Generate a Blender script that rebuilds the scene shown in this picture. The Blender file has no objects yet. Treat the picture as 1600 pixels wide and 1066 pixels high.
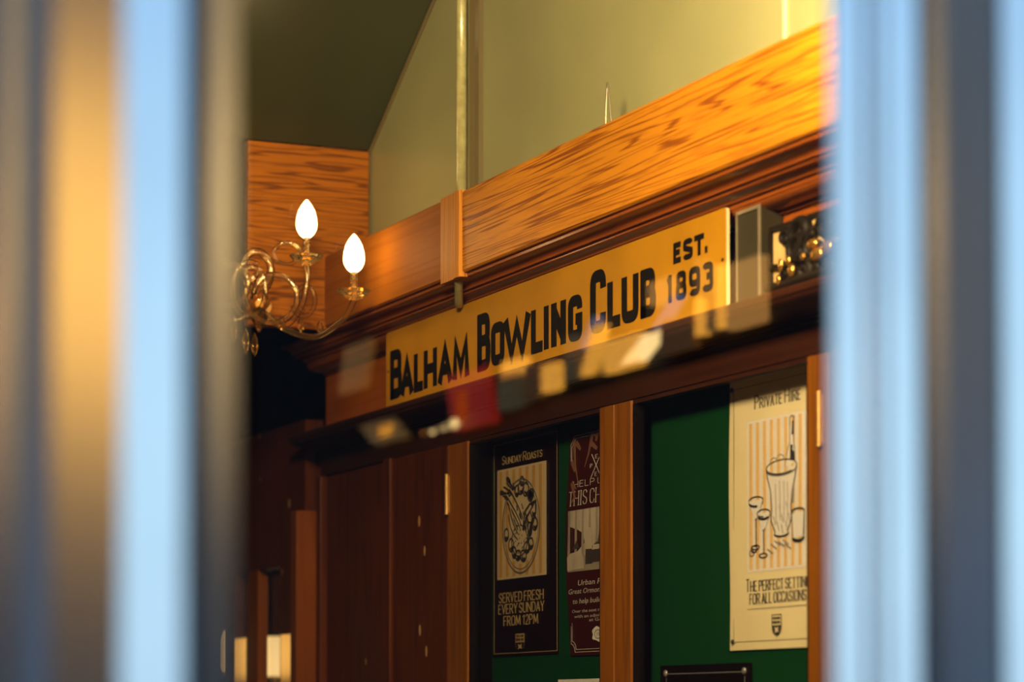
import bpy, bmesh, math, random
from mathutils import Vector, Matrix
random.seed(7)
S = bpy.context.scene
COL = S.collection
R = math.radians

# ------------------------------------------------------------------ camera, sky, exposure
# The room is built square to its right-hand wall: X runs along that wall (towards the
# street is +X), Y goes into it, Z is up.  The camera stands on the pavement.
ALPHA, PITCH, FPX, CYP, EYE = R(24.2), R(2.0), 4000.0, 978.0, 1.6
cam = bpy.data.cameras.new('camera')
cam_o = bpy.data.objects.new('camera', cam)
COL.objects.link(cam_o)
FH = Vector((-math.cos(ALPHA), math.sin(ALPHA), 0))
FWD = FH * math.cos(PITCH) + Vector((0, 0, 1)) * math.sin(PITCH)
UP = -FH * math.sin(PITCH) + Vector((0, 0, 1)) * math.cos(PITCH)
RT = FWD.cross(UP)
cam_o.matrix_world = Matrix(((RT.x, UP.x, -FWD.x, 0), (RT.y, UP.y, -FWD.y, 0), (RT.z, UP.z, -FWD.z, EYE), (0, 0, 0, 1)))
cam.sensor_width = 36.0
cam.lens = FPX / 1600 * 36
cam.shift_y = (CYP - 533) / 1600
cam.clip_start = 0.05
cam.dof.use_dof = True
cam.dof.focus_distance = 4.75
cam.dof.aperture_fstop = 2.9
S.camera = cam_o

world = bpy.data.worlds.new('dusk_sky')
S.world = world
world.use_nodes = True
wn = world.node_tree
wn.nodes.clear()
wo = wn.nodes.new('ShaderNodeOutputWorld')
wb = wn.nodes.new('ShaderNodeBackground')
wtc = wn.nodes.new('ShaderNodeTexCoord')
wsep = wn.nodes.new('ShaderNodeSeparateXYZ')
wr = wn.nodes.new('ShaderNodeValToRGB')
wr.color_ramp.elements[0].position = 0.0
wr.color_ramp.elements[0].color = (0.50, 0.76, 1.0, 1)
wr.color_ramp.elements[1].position = 0.35
wr.color_ramp.elements[1].color = (0.22, 0.45, 0.80, 1)
e = wr.color_ramp.elements.new(0.10)
e.color = (0.52, 0.80, 1.0, 1)
wn.links.new(wtc.outputs['Generated'], wsep.inputs[0])
wn.links.new(wsep.outputs['Z'], wr.inputs[0])
wn.links.new(wr.outputs[0], wb.inputs[0])
wb.inputs[1].default_value = 1.45
wn.links.new(wb.outputs[0], wo.inputs[0])

vs = S.view_settings
S.display_settings.display_device = 'sRGB'
vs.view_transform = 'Standard'
vs.look = 'None'
vs.exposure = 0.0
vs.gamma = 1.0
vs.use_curve_mapping = False


def at(px, py, Y):
    """point where the sight line through a photo point meets the wall-parallel plane Y"""
    d = FWD + RT * ((px - 800) / FPX) - UP * ((py - CYP) / FPX)
    return Vector((0, 0, EYE)) + d * (Y / d.y)


def atx(px, py, X):
    d = FWD + RT * ((px - 800) / FPX) - UP * ((py - CYP) / FPX)
    return Vector((0, 0, EYE)) + d * (X / d.x)


# planes of the panelled wall
Y_BEAM, Y_WALL, Y_FRIEZE, Y_SIGN, Y_FRAME, Y_BAIZE = 1.94, 2.05, 2.06, 2.0, 2.045, 2.10
X_WIN, X_BOARD = -1.4, -5.332


# ------------------------------------------------------------------ materials
def new_mat(name):
    m = bpy.data.materials.new(name)
    m.use_nodes = True
    nt = m.node_tree
    return m, nt, nt.nodes['Principled BSDF'], nt.nodes['Material Output']


def plain(name, col, rough=0.5, metal=0.0, coat=0.0, emit=None, es=0.0, spec=0.5, var=0.0, vscale=20, bump=0.0):
    m, nt, b, out = new_mat(name)
    b.inputs['Base Color'].default_value = (*col, 1)
    b.inputs['Roughness'].default_value = rough
    b.inputs['Metallic'].default_value = metal
    b.inputs['Coat Weight'].default_value = coat
    b.inputs['Coat Roughness'].default_value = 0.15
    b.inputs['Specular IOR Level'].default_value = spec
    if emit:
        b.inputs['Emission Color'].default_value = (*emit, 1)
        b.inputs['Emission Strength'].default_value = es
    if var or bump:
        tc = nt.nodes.new('ShaderNodeTexCoord')
        n = nt.nodes.new('ShaderNodeTexNoise')
        n.inputs['Scale'].default_value = vscale
        n.inputs['Detail'].default_value = 4
        nt.links.new(tc.outputs['Object'], n.inputs['Vector'])
        if var:
            mr = nt.nodes.new('ShaderNodeMapRange')
            mr.inputs['From Min'].default_value = 0.3
            mr.inputs['From Max'].default_value = 0.7
            mr.inputs['To Min'].default_value = 1 - var
            mr.inputs['To Max'].default_value = 1 + var
            mx = nt.nodes.new('ShaderNodeMix')
            mx.data_type = 'RGBA'
            mx.blend_type = 'MULTIPLY'
            mx.inputs[0].default_value = 1
            mx.inputs[6].default_value = (*col, 1)
            nt.links.new(n.outputs['Fac'], mr.inputs['Value'])
            nt.links.new(mr.outputs[0], mx.inputs[7])
            nt.links.new(mx.outputs[2], b.inputs['Base Color'])
        if bump:
            bp = nt.nodes.new('ShaderNodeBump')
            bp.inputs['Strength'].default_value = bump
            bp.inputs['Distance'].default_value = 0.002
            nt.links.new(n.outputs['Fac'], bp.inputs['Height'])
            nt.links.new(bp.outputs[0], b.inputs['Normal'])
    return m


def wood(name, light, dark, axis='X', grain=1.0, warp=0.06, rough=0.35, coat=0.4, contrast=1.0, seed=0.0, spots=0.0, spec=.08):
    """oak / mahogany: growth-ring bands stretched along one axis, pores, clear varnish"""
    m, nt, b, out = new_mat(name)
    N, L = nt.nodes, nt.links
    tc = N.new('ShaderNodeTexCoord')
    mp = N.new('ShaderNodeMapping')
    sc = {'X': (.36, 17, 17), 'Z': (15, 15, .55), 'Y': (15, .9, 15)}[axis]
    mp.inputs['Scale'].default_value = sc
    mp.inputs['Location'].default_value = (seed, seed * 1.7, seed * .6)
    L.new(tc.outputs['Object'], mp.inputs['Vector'])
    n1 = N.new('ShaderNodeTexNoise')
    n1.inputs['Scale'].default_value = 1.3
    n1.inputs['Detail'].default_value = 3
    n1.inputs['Roughness'].default_value = 0.45
    L.new(mp.outputs[0], n1.inputs['Vector'])
    # rings : sin of the low noise
    mu = N.new('ShaderNodeMath'); mu.operation = 'MULTIPLY'; mu.inputs[1].default_value = 70 * grain
    L.new(n1.outputs['Fac'], mu.inputs[0])
    n2 = N.new('ShaderNodeTexNoise')
    n2.inputs['Scale'].default_value = 9
    n2.inputs['Detail'].default_value = 3
    L.new(mp.outputs[0], n2.inputs['Vector'])
    ad = N.new('ShaderNodeMath'); ad.operation = 'MULTIPLY_ADD'; ad.inputs[1].default_value = 30 * warp
    L.new(n2.outputs['Fac'], ad.inputs[0]); L.new(mu.outputs[0], ad.inputs[2])
    si = N.new('ShaderNodeMath'); si.operation = 'SINE'
    L.new(ad.outputs[0], si.inputs[0])
    r1 = N.new('ShaderNodeMapRange')
    r1.inputs['From Min'].default_value = 0.45; r1.inputs['From Max'].default_value = 1.0
    r1.inputs['To Min'].default_value = 0.0; r1.inputs['To Max'].default_value = 0.8 * contrast
    L.new(si.outputs[0], r1.inputs['Value'])
    # pores
    mp2 = N.new('ShaderNodeMapping')
    mp2.inputs['Scale'].default_value = {'X': (9, 160, 160), 'Z': (160, 160, 9), 'Y': (160, 9, 160)}[axis]
    L.new(tc.outputs['Object'], mp2.inputs['Vector'])
    n3 = N.new('ShaderNodeTexNoise'); n3.inputs['Scale'].default_value = 1.0; n3.inputs['Detail'].default_value = 2
    L.new(mp2.outputs[0], n3.inputs['Vector'])
    r2 = N.new('ShaderNodeMapRange')
    r2.inputs['From Min'].default_value = 0.5; r2.inputs['From Max'].default_value = 0.75
    r2.inputs['To Max'].default_value = 0.5 * contrast
    L.new(n3.outputs['Fac'], r2.inputs['Value'])
    mxf = N.new('ShaderNodeMath'); mxf.operation = 'MAXIMUM'
    L.new(r1.outputs[0], mxf.inputs[0]); L.new(r2.outputs[0], mxf.inputs[1])
    n4 = N.new('ShaderNodeTexNoise'); n4.inputs['Scale'].default_value = 2.2
    L.new(tc.outputs['Object'], n4.inputs['Vector'])
    mix = N.new('ShaderNodeMix'); mix.data_type = 'RGBA'
    mix.inputs[6].default_value = (*light, 1); mix.inputs[7].default_value = (*dark, 1)
    L.new(mxf.outputs[0], mix.inputs[0])
    mm = N.new('ShaderNodeMix'); mm.data_type = 'RGBA'; mm.blend_type = 'MULTIPLY'; mm.inputs[0].default_value = 1
    r4 = N.new('ShaderNodeMapRange'); r4.inputs['From Min'].default_value = .3; r4.inputs['From Max'].default_value = .7
    r4.inputs['To Min'].default_value = .8; r4.inputs['To Max'].default_value = 1.15
    L.new(n4.outputs['Fac'], r4.inputs['Value'])
    L.new(mix.outputs[2], mm.inputs[6]); L.new(r4.outputs[0], mm.inputs[7])
    col = mm.outputs[2]
    if spots:      # chips and scuffs in the varnish
        ms = N.new('ShaderNodeMapping'); ms.inputs['Scale'].default_value = (1.6, 1.6, .7)
        L.new(tc.outputs['Object'], ms.inputs['Vector'])
        v = N.new('ShaderNodeTexVoronoi'); v.inputs['Scale'].default_value = 9
        L.new(ms.outputs[0], v.inputs['Vector'])
        lt = N.new('ShaderNodeMath'); lt.operation = 'LESS_THAN'; lt.inputs[1].default_value = spots
        L.new(v.outputs['Distance'], lt.inputs[0])
        m3 = N.new('ShaderNodeMix'); m3.data_type = 'RGBA'
        m3.inputs[7].default_value = (.5, .28, .1, 1)
        L.new(lt.outputs[0], m3.inputs[0]); L.new(col, m3.inputs[6])
        col = m3.outputs[2]
    L.new(col, b.inputs['Base Color'])
    b.inputs['Roughness'].default_value = rough + .15
    b.inputs['Coat Weight'].default_value = coat
    b.inputs['Coat Roughness'].default_value = max(rough * .7, .12)
    b.inputs['Specular IOR Level'].default_value = spec
    bp = N.new('ShaderNodeBump'); bp.inputs['Strength'].default_value = .25; bp.inputs['Distance'].default_value = .001
    bp.invert = True
    L.new(mxf.outputs[0], bp.inputs['Height'])
    L.new(bp.outputs[0], b.inputs['Normal'])
    L.new(bp.outputs[0], b.inputs['Coat Normal'])
    return m


def pane_mat(name, refl=1.0):
    m, nt, b, out = new_mat(name)
    nt.nodes.remove(b)
    t = nt.nodes.new('ShaderNodeBsdfTransparent')
    g = nt.nodes.new('ShaderNodeBsdfGlossy'); g.inputs['Roughness'].default_value = 0.0
    f = nt.nodes.new('ShaderNodeFresnel'); f.inputs['IOR'].default_value = 1.5
    mu = nt.nodes.new('ShaderNodeMath'); mu.operation = 'MULTIPLY'; mu.inputs[1].default_value = refl
    mx = nt.nodes.new('ShaderNodeMixShader')
    nt.links.new(f.outputs[0], mu.inputs[0]); nt.links.new(mu.outputs[0], mx.inputs[0])
    nt.links.new(t.outputs[0], mx.inputs[1]); nt.links.new(g.outputs[0], mx.inputs[2])
    nt.links.new(mx.outputs[0], out.inputs['Surface'])
    return m


def glass_mat(name, col, rough=0.0):
    m, nt, b, out = new_mat(name)
    b.inputs['Base Color'].default_value = (*col, 1)
    b.inputs['Transmission Weight'].default_value = 1
    b.inputs['Roughness'].default_value = rough
    b.inputs['IOR'].default_value = 1.45
    return m


M = {}
M['oak'] = wood('oak', (.52, .20, .007), (.20, .05, .002), 'X', 1.5, .045, .4, .12, 1.2)
M['oak_board'] = wood('oak_board', (.31, .098, .002), (.10, .026, .001), 'Y', 1.3, .07, .45, .06, 1.1, seed=3.1)
M['oak_upright'] = wood('oak_upright', (.50, .20, .022), (.20, .06, .008), 'Z', .8, .05, .45, .06, .8, seed=1.2)
M['mahogany_rail'] = wood('mahogany_rail', (.30, .095, .004), (.18, .05, .002), 'X', .4, .03, .55, .03, .5, seed=5.0)
M['frieze_wood'] = wood('frieze_wood', (.34, .085, .005), (.22, .05, .004), 'X', .4, .03, .4, .1, .5, seed=2.0)
M['shaded_wood'] = wood('shaded_wood', (.030, .008, .002), (.014, .004, .001), 'X', .5, .03, .45, .05, .6)  # shade below sign and beam is put into this header and cornice colour
M['red_mahogany'] = wood('red_mahogany', (.080, .018, .0008), (.032, .007, .0004), 'Z', .6, .03, .4, .06, .7, seed=4.0, spots=.075)
M['stile_wood'] = wood('stile_wood', (.17, .055, .0015), (.09, .025, .001), 'Z', .7, .02, .4, .06, .7, seed=6.0)
M['cornice_wood'] = wood('cornice_wood', (.26, .065, .006), (.12, .028, .003), 'X', .4, .02, .25, .5, .5)
M['post_wood'] = wood('post_wood', (.17, .042, .002), (.11, .025, .0015), 'Z', .5, .03, .4, .1, .5, seed=8.0)
M['wall_paint'] = plain('wall_paint', (.34, .34, .165), .3, coat=.15, var=.10, vscale=3.5, bump=.12)
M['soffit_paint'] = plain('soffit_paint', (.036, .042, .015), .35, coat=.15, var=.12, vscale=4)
M['conduit_paint'] = plain('conduit_paint', (.42, .40, .18), .28, coat=.6, var=.2, vscale=60, bump=.6)
M['trim_dark'] = plain('trim_dark', (.14, .11, .045), .35, coat=.3)
M['sign_yellow'] = plain('sign_yellow', (.43, .20, .004), .6, spec=.15, var=.10, vscale=7)
M['sign_edge'] = plain('sign_edge', (.80, .66, .36), .4)
M['sign_black'] = plain('sign_black', (.008, .006, .004), .7, spec=.05, var=.3, vscale=60)
M['steel_dark'] = plain('steel_dark', (.035, .030, .016), .5, spec=.2)
M['steel_edge'] = plain('steel_edge', (.45, .38, .26), .35, metal=.6)
M['baize'] = plain('baize', (.002, .048, .010), .95, spec=.1, var=.12, vscale=300)
M['case_black'] = plain('case_black', (.006, .003, .002), .9, spec=.02)  # also stands for the shade inside the cabinet case
M['cream_paper'] = plain('cream_paper', (.90, .79, .47), .55, var=.04, vscale=8)
M['white_paper'] = plain('white_paper', (.86, .84, .80), .55)
M['stripe'] = plain('stripe', (.86, .56, .20), .55)
M['stripe_dim'] = plain('stripe_dim', (.55, .30, .06), .55)
M['stripe_cream'] = plain('stripe_cream', (.60, .48, .29), .55)
M['ink'] = plain('ink', (.015, .012, .012), .6)
M['ink_soft'] = plain('ink_soft', (.10, .085, .075), .6)
M['ink_grey'] = plain('ink_grey', (.26, .24, .24), .6)
M['maroon_paper'] = plain('maroon_paper', (.009, .002, .002), .6, spec=.1)
M['wine_paper'] = plain('wine_paper', (.045, .005, .003), .6, spec=.1)
M['gold_ink'] = plain('gold_ink', (.50, .36, .15), .5)
M['pale_ink'] = plain('pale_ink', (.66, .60, .52), .5)
M['photo_pale'] = plain('photo_pale', (.52, .45, .36), .5, var=.2, vscale=25)
M['photo_mid'] = plain('photo_mid', (.33, .28, .22), .5, var=.2, vscale=25)
M['photo_dark'] = plain('photo_dark', (.05, .04, .035), .5)
M['leaf_ink'] = plain('leaf_ink', (.22, .10, .05), .5)
M['brass'] = plain('brass', (.55, .34, .11), .45, metal=.75)
M['brass_polished'] = plain('brass_polished', (.78, .56, .24), .13, metal=1.0)
M['black_iron'] = plain('black_iron', (.010, .007, .004), .55, spec=.2)
M['gilt'] = plain('gilt', (.95, .50, .10), .2, metal=.9)
M['plaque_cream'] = plain('plaque_cream', (.62, .42, .16), .5, var=.2, vscale=30)
M['wire'] = plain('wire', (.30, .27, .18), .3, metal=.8)
M['pin_black'] = plain('pin_black', (.03, .018, .012), .3, coat=.5)
M['screw_metal'] = plain('screw_metal', (.45, .44, .46), .35, metal=.6)
M['room_dark'] = plain('room_dark', (.018, .005, .002), .9, spec=.0, var=.2, vscale=3)
M['floor'] = wood('floor_boards', (.12, .045, .015), (.05, .02, .008), 'X', .8, .03, .4, .3, .8)
M['frame_paint'] = plain('frame_paint', (.80, .79, .78), .2, metal=.92, var=.05, vscale=6)
M['frame_reveal'] = plain('frame_reveal', (.05, .042, .035), .5)
M['stone'] = plain('stone', (.07, .038, .018), .8, var=.2, vscale=.8)
M['shop_blue'] = plain('shop_blue', (.035, .085, .17), .6)
M['brick'] = plain('brick', (.035, .03, .034), .8, var=.3, vscale=5)
M['pavement'] = plain('pavement', (.12, .12, .12), .8, var=.2, vscale=4)
M['pane'] = pane_mat('window_glass')
M['cabinet_pane'] = pane_mat('cabinet_glass', .25)
def thin_glass(name, tint):
    m, nt, b, out = new_mat(name)
    nt.nodes.remove(b)
    t = nt.nodes.new('ShaderNodeBsdfTransparent'); t.inputs['Color'].default_value = (*tint, 1)
    g = nt.nodes.new('ShaderNodeBsdfGlossy'); g.inputs['Roughness'].default_value = .06
    g.inputs['Color'].default_value = (1, .86, .55, 1)
    d = nt.nodes.new('ShaderNodeBsdfTranslucent'); d.inputs['Color'].default_value = (1, .8, .45, 1)
    f = nt.nodes.new('ShaderNodeFresnel'); f.inputs['IOR'].default_value = 1.5
    mx = nt.nodes.new('ShaderNodeMixShader'); m2 = nt.nodes.new('ShaderNodeMixShader'); m2.inputs[0].default_value = .10
    nt.links.new(t.outputs[0], m2.inputs[1]); nt.links.new(d.outputs[0], m2.inputs[2])
    nt.links.new(f.outputs[0], mx.inputs[0]); nt.links.new(m2.outputs[0], mx.inputs[1]); nt.links.new(g.outputs[0], mx.inputs[2])
    nt.links.new(mx.outputs[0], out.inputs['Surface'])
    return m
M['clear_glass'] = thin_glass('clear_glass', (.97, .90, .74))
M['bulb'] = plain('bulb_glow', (1, .9, .7), .3, emit=(1.0, .70, .30), es=12)
M['lamp_globe'] = plain('lamp_globe', (1, .9, .7), .3, emit=(1.0, .72, .34), es=18)
M['lamp_glow'] = plain('lamp_glow', (1, .8, .5), .3, emit=(1.0, .64, .23), es=1.15)
M['ivory'] = plain('ivory', (.75, .55, .30), .4)


# ------------------------------------------------------------------ mesh helpers
class MB:
    """collects shapes into one mesh"""
    def __init__(self):
        self.v, self.f, self.mi = [], [], []
        self.cur = 0
        self.k = 0

    def mat(self, i):
        self.cur = i
        return self

    def add(self, vs, fs):
        o = len(self.v)
        self.v += [tuple(p) for p in vs]
        self.f += [tuple(i + o for i in f) for f in fs]
        self.mi += [self.cur] * len(fs)
        return self

    def box(self, a, b):
        x0, y0, z0 = [min(a[i], b[i]) for i in range(3)]
        x1, y1, z1 = [max(a[i], b[i]) for i in range(3)]
        return self.add([(x0, y0, z0), (x1, y0, z0), (x1, y1, z0), (x0, y1, z0), (x0, y0, z1), (x1, y0, z1), (x1, y1, z1), (x0, y1, z1)],
                        [(0, 3, 2, 1), (4, 5, 6, 7), (0, 1, 5, 4), (1, 2, 6, 5), (2, 3, 7, 6), (3, 0, 4, 7)])

    def prism(self, prof, a, b, axis='X'):
        """closed profile swept along an axis; profile pairs are the other two coords in order"""
        n = len(prof)
        def P(t, p):
            return {'X': (t, p[0], p[1]), 'Y': (p[0], t, p[1]), 'Z': (p[0], p[1], t)}[axis]
        vs = [P(a, p) for p in prof] + [P(b, p) for p in prof]
        fs = [(i, (i + 1) % n, (i + 1) % n + n, i + n) for i in range(n)]
        fs += [tuple(range(n))[::-1], tuple(range(n, 2 * n))]
        return self.add(vs, fs)

    def tube(self, pts, r, n=10, cap=True, closed=False):
        pts = [Vector(p) for p in pts]
        m = len(pts)
        rs = r if isinstance(r, (list, tuple)) else [r] * m
        vs, fs = [], []
        ref = None
        for i, p in enumerate(pts):
            if closed:
                t = (pts[(i + 1) % m] - pts[i - 1])
            else:
                t = pts[min(i + 1, m - 1)] - pts[max(i - 1, 0)]
            t.normalize()
            if ref is None:
                ref = Vector((0, 0, 1)) if abs(t.z) < .9 else Vector((1, 0, 0))
            a = ref - t * ref.dot(t)
            if a.length < 1e-5:
                a = Vector((1, 0, 0)).cross(t)
            a.normalize()
            ref = a
            b = t.cross(a)
            for k in range(n):
                th = 2 * math.pi * k / n
                vs.append(p + (a * math.cos(th) + b * math.sin(th)) * rs[i])
        rng = m if closed else m - 1
        for i in range(rng):
            j = (i + 1) % m
            for k in range(n):
                fs.append((i * n + k, i * n + (k + 1) % n, j * n + (k + 1) % n, j * n + k))
        if cap and not closed:
            fs.append(tuple(range(n))[::-1])
            fs.append(tuple(range((m - 1) * n, m * n)))
        return self.add(vs, fs)

    def lathe(self, c, prof, n=24):
        """profile of (radius, z) about a vertical axis through c"""
        vs, fs = [], []
        for r, z in prof:
            for k in range(n):
                th = 2 * math.pi * k / n
                vs.append((c[0] + r * math.cos(th), c[1] + r * math.sin(th), c[2] + z))
        for i in range(len(prof) - 1):
            for k in range(n):
                fs.append((i * n + k, i * n + (k + 1) % n, (i + 1) * n + (k + 1) % n, (i + 1) * n + k))
        fs.append(tuple(range(n))[::-1])
        fs.append(tuple(range((len(prof) - 1) * n, len(prof) * n)))
        return self.add(vs, fs)

    def flat(self, poly, y=0.0, th=0.0004):
        """flat polygon (x,z) on the paper, facing -Y, with a hair of thickness"""
        n = len(poly)
        self.k = (self.k + 1) % 28
        y -= self.k * 1e-5
        vs = [(p[0], y - th, p[1]) for p in poly] + [(p[0], y, p[1]) for p in poly]
        fs = [tuple(range(n)), tuple(range(n, 2 * n))[::-1]] + [(i, i + n, (i + 1) % n + n, (i + 1) % n) for i in range(n)]
        return self.add(vs, fs)

    def line(self, pts, w, y=0.0, th=0.0004, closed=False, sharp=True):
        """mitred ink stroke along (x,z) points; w is the full width or a list of widths"""
        src = [Vector((p[0], p[1])) for p in pts]
        keep = [i for i in range(len(src)) if i == 0 or (src[i] - src[i - 1]).length > 1e-6]
        if closed and len(keep) > 2 and (src[keep[-1]] - src[keep[0]]).length < 1e-6:
            keep.pop()
        if isinstance(w, (list, tuple)):
            w = [w[i] for i in keep]
        pts = [src[i] for i in keep]
        n = len(pts)
        if n < 2:
            return self
        ws = w if isinstance(w, (list, tuple)) else [w] * n
        L, Rr = [], []
        for i, p in enumerate(pts):
            a = pts[i - 1] if (i > 0 or closed) else None
            b = pts[(i + 1) % n] if (i < n - 1 or closed) else None
            d1 = (p - a).normalized() if a is not None else None
            d2 = (b - p).normalized() if b is not None else None
            d1 = d1 or d2
            d2 = d2 or d1
            n1, n2 = Vector((-d1.y, d1.x)), Vector((-d2.y, d2.x))
            mn = n1 + n2
            if mn.length < 1e-4:
                mn = n1
            mn.normalize()
            k = min(1 / max(mn.dot(n1), .25), 1.75)
            L.append(p + mn * ws[i] / 2 * k)
            Rr.append(p - mn * ws[i] / 2 * k)
        rng = n if closed else n - 1
        for i in range(rng):
            j = (i + 1) % n
            self.flat([L[i], Rr[i], Rr[j], L[j]], y, th)
        return self

    def build(self, name, mats, parent=None, loc=None, smooth=False, bevel=0.0, fn=None):
        if fn:
            self.v = [fn(p) for p in self.v]
        me = bpy.data.meshes.new(name)
        me.from_pydata(self.v, [], self.f)
        bm = bmesh.new()
        bm.from_mesh(me)
        bmesh.ops.recalc_face_normals(bm, faces=bm.faces)
        bm.to_mesh(me)
        bm.free()
        for m in (mats if isinstance(mats, (list, tuple)) else [mats]):
            me.materials.append(m)
        for p, i in zip(me.polygons, self.mi):
            p.material_index = i
            p.use_smooth = smooth
        o = bpy.data.objects.new(name, me)
        COL.objects.link(o)
        if parent:
            o.parent = parent
        if loc is not None:
            o.location = loc
        if bevel:
            b = o.modifiers.new('bevel', 'BEVEL')
            b.width = bevel
            b.segments = 2
            b.limit_method = 'ANGLE'
        return o


def tag(o, label=None, cat=None, group=None, kind=None):
    if label: o['label'] = label
    if cat: o['category'] = cat
    if group: o['group'] = group
    if kind: o['kind'] = kind
    return o


def empty(name, loc, label, cat, group=None):
    o = bpy.data.objects.new(name, None)
    o.empty_display_size = .05
    COL.objects.link(o)
    o.location = loc
    return tag(o, label, cat, group)


def bez(p0, p1, p2, p3, n=14):
    out = []
    for i in range(n + 1):
        t = i / n
        a = (1 - t)
        out.append(Vector(p0) * a ** 3 + Vector(p1) * 3 * a * a * t + Vector(p2) * 3 * a * t * t + Vector(p3) * t ** 3)
    return out


def smoothpath(pts, sub=6):
    """Catmull-Rom through points"""
    P = [Vector(p) for p in pts]
    P = [P[0] * 2 - P[1]] + P + [P[-1] * 2 - P[-2]]
    out = []
    for i in range(1, len(P) - 2):
        for k in range(sub):
            t = k / sub
            a, b, c, d = P[i - 1], P[i], P[i + 1], P[i + 2]
            out.append(.5 * ((2 * b) + (c - a) * t + (2 * a - 5 * b + 4 * c - d) * t * t + (3 * b - a - 3 * c + d) * t ** 3))
    out.append(P[-2])
    return out


# ------------------------------------------------------------------ lettering
def arc(cx, cy, rx, ry, a0, a1, n=12, p=1.0):
    out = []
    for i in range(n + 1):
        a = R(a0 + (a1 - a0) * i / n)
        c, s = math.cos(a), math.sin(a)
        out.append((cx + rx * math.copysign(abs(c) ** p, c), cy + ry * math.copysign(abs(s) ** p, s)))
    return out


def glyph(ch, p):
    """skeleton strokes in a unit box -> (relative width, [(points, closed)])"""
    A = lambda *a, **k: arc(*a, p=p, **k)
    G = {
        'A': (1.0, [([(0, 0), (.5, 1), (1, 0)], 0), ([(.2, .3), (.8, .3)], 0)]),
        'B': (1.0, [([(0, 0), (0, 1)], 0), ([(0, 1)] + A(.45, .765, .48, .235, 90, -90) + [(0, .53)], 0), ([(0, .53)] + A(.5, .265, .5, .265, 90, -90) + [(0, 0)], 0)]),
        'C': (.95, [(A(.5, .74, .5, .26, 0, 180) + A(.5, .26, .5, .26, 180, 360), 0)]),
        'D': (1.05, [([(0, 0), (0, 1)], 0), ([(0, 1)] + A(.4, .5, .6, .5, 90, -90) + [(0, 0)], 0)]),
        'E': (.85, [([(1, 1), (0, 1), (0, 0), (1, 0)], 0), ([(0, .52), (.8, .52)], 0)]),
        'F': (.82, [([(1, 1), (0, 1), (0, 0)], 0), ([(0, .52), (.8, .52)], 0)]),
        'G': (1.0, [(A(.5, .74, .5, .26, 0, 180) + A(.5, .26, .5, .26, 180, 360) + [(1, .46), (.55, .46)], 0)]),
        'H': (1.05, [([(0, 0), (0, 1)], 0), ([(1, 0), (1, 1)], 0), ([(0, .5), (1, .5)], 0)]),
        'I': (.30, [([(.5, 0), (.5, 1)], 0)]),
        'J': (.7, [([(1, 1), (1, .25)] + A(.5, .25, .5, .25, 0, -180), 0)]),
        'K': (1.0, [([(0, 0), (0, 1)], 0), ([(1, 1), (0, .42)], 0), ([(.3, .58), (1, 0)], 0)]),
        'L': (.8, [([(0, 1), (0, 0), (1, 0)], 0)]),
        'M': (1.35, [([(0, 0), (.08, 1), (.5, .15), (.92, 1), (1, 0)], 0)]),
        'N': (1.1, [([(0, 0), (0, 1)], 0), ([(1, 0), (1, 1)], 0), ([(0, .93), (1, .07)], 0)]),
        'O': (1.05, [(A(.5, .72, .5, .28, 0, 180) + A(.5, .28, .5, .28, 180, 360), 1)]),
        'P': (.9, [([(0, 0), (0, 1)], 0), ([(0, 1)] + A(.5, .74, .5, .26, 90, -90) + [(0, .48)], 0)]),
        'R': (1.0, [([(0, 0), (0, 1)], 0), ([(0, 1)] + A(.5, .75, .46, .25, 90, -90) + [(0, .5)], 0), ([(.45, .5), (1, 0)], 0)]),
        'S': (.85, [(A(.5, .75, .5, .25, 10, 200) + [(.15, .58), (.85, .42)] + A(.5, .25, .5, .25, 20, -170), 0)]),
        'T': (.95, [([(0, 1), (1, 1)], 0), ([(.5, 1), (.5, 0)], 0)]),
        'U': (1.05, [([(0, 1), (0, .26)] + A(.5, .26, .5, .26, 180, 360) + [(1, .26), (1, 1)], 0)]),
        'V': (1.0, [([(0, 1), (.5, 0), (1, 1)], 0)]),
        'W': (1.6, [([(0, 1), (.25, 0), (.5, .86), (.75, 0), (1, 1)], 0)]),
        'Y': (1.0, [([(0, 1), (.5, .45), (1, 1)], 0), ([(.5, .45), (.5, 0)], 0)]),
        '1': (.5, [([(.0, .80), (.75, .97)], 0), ([(.75, 1), (.75, 0)], 0)]),
        '2': (.85, [(A(.5, .72, .5, .28, 170, -30) + [(0, 0), (1, 0)], 0)]),
        '3': (.85, [(A(.5, .765, .46, .235, 165, -90) + [(.35, .53)], 0), ([(.35, .53)] + A(.5, .265, .5, .265, 90, -165), 0)]),
        '8': (.9, [(A(.5, .76, .44, .24, 0, 360), 1), (A(.5, .26, .5, .26, 0, 360), 1)]),
        '9': (.9, [(A(.5, .7, .5, .3, 0, 360), 1), ([(1, .7), (.98, .35)] + A(.5, .28, .48, .28, 0, -150), 0)]),
        '.': (.22, [([(.5, 0), (.5, .02)], 0)]),
    }
    return G[ch]


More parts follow.
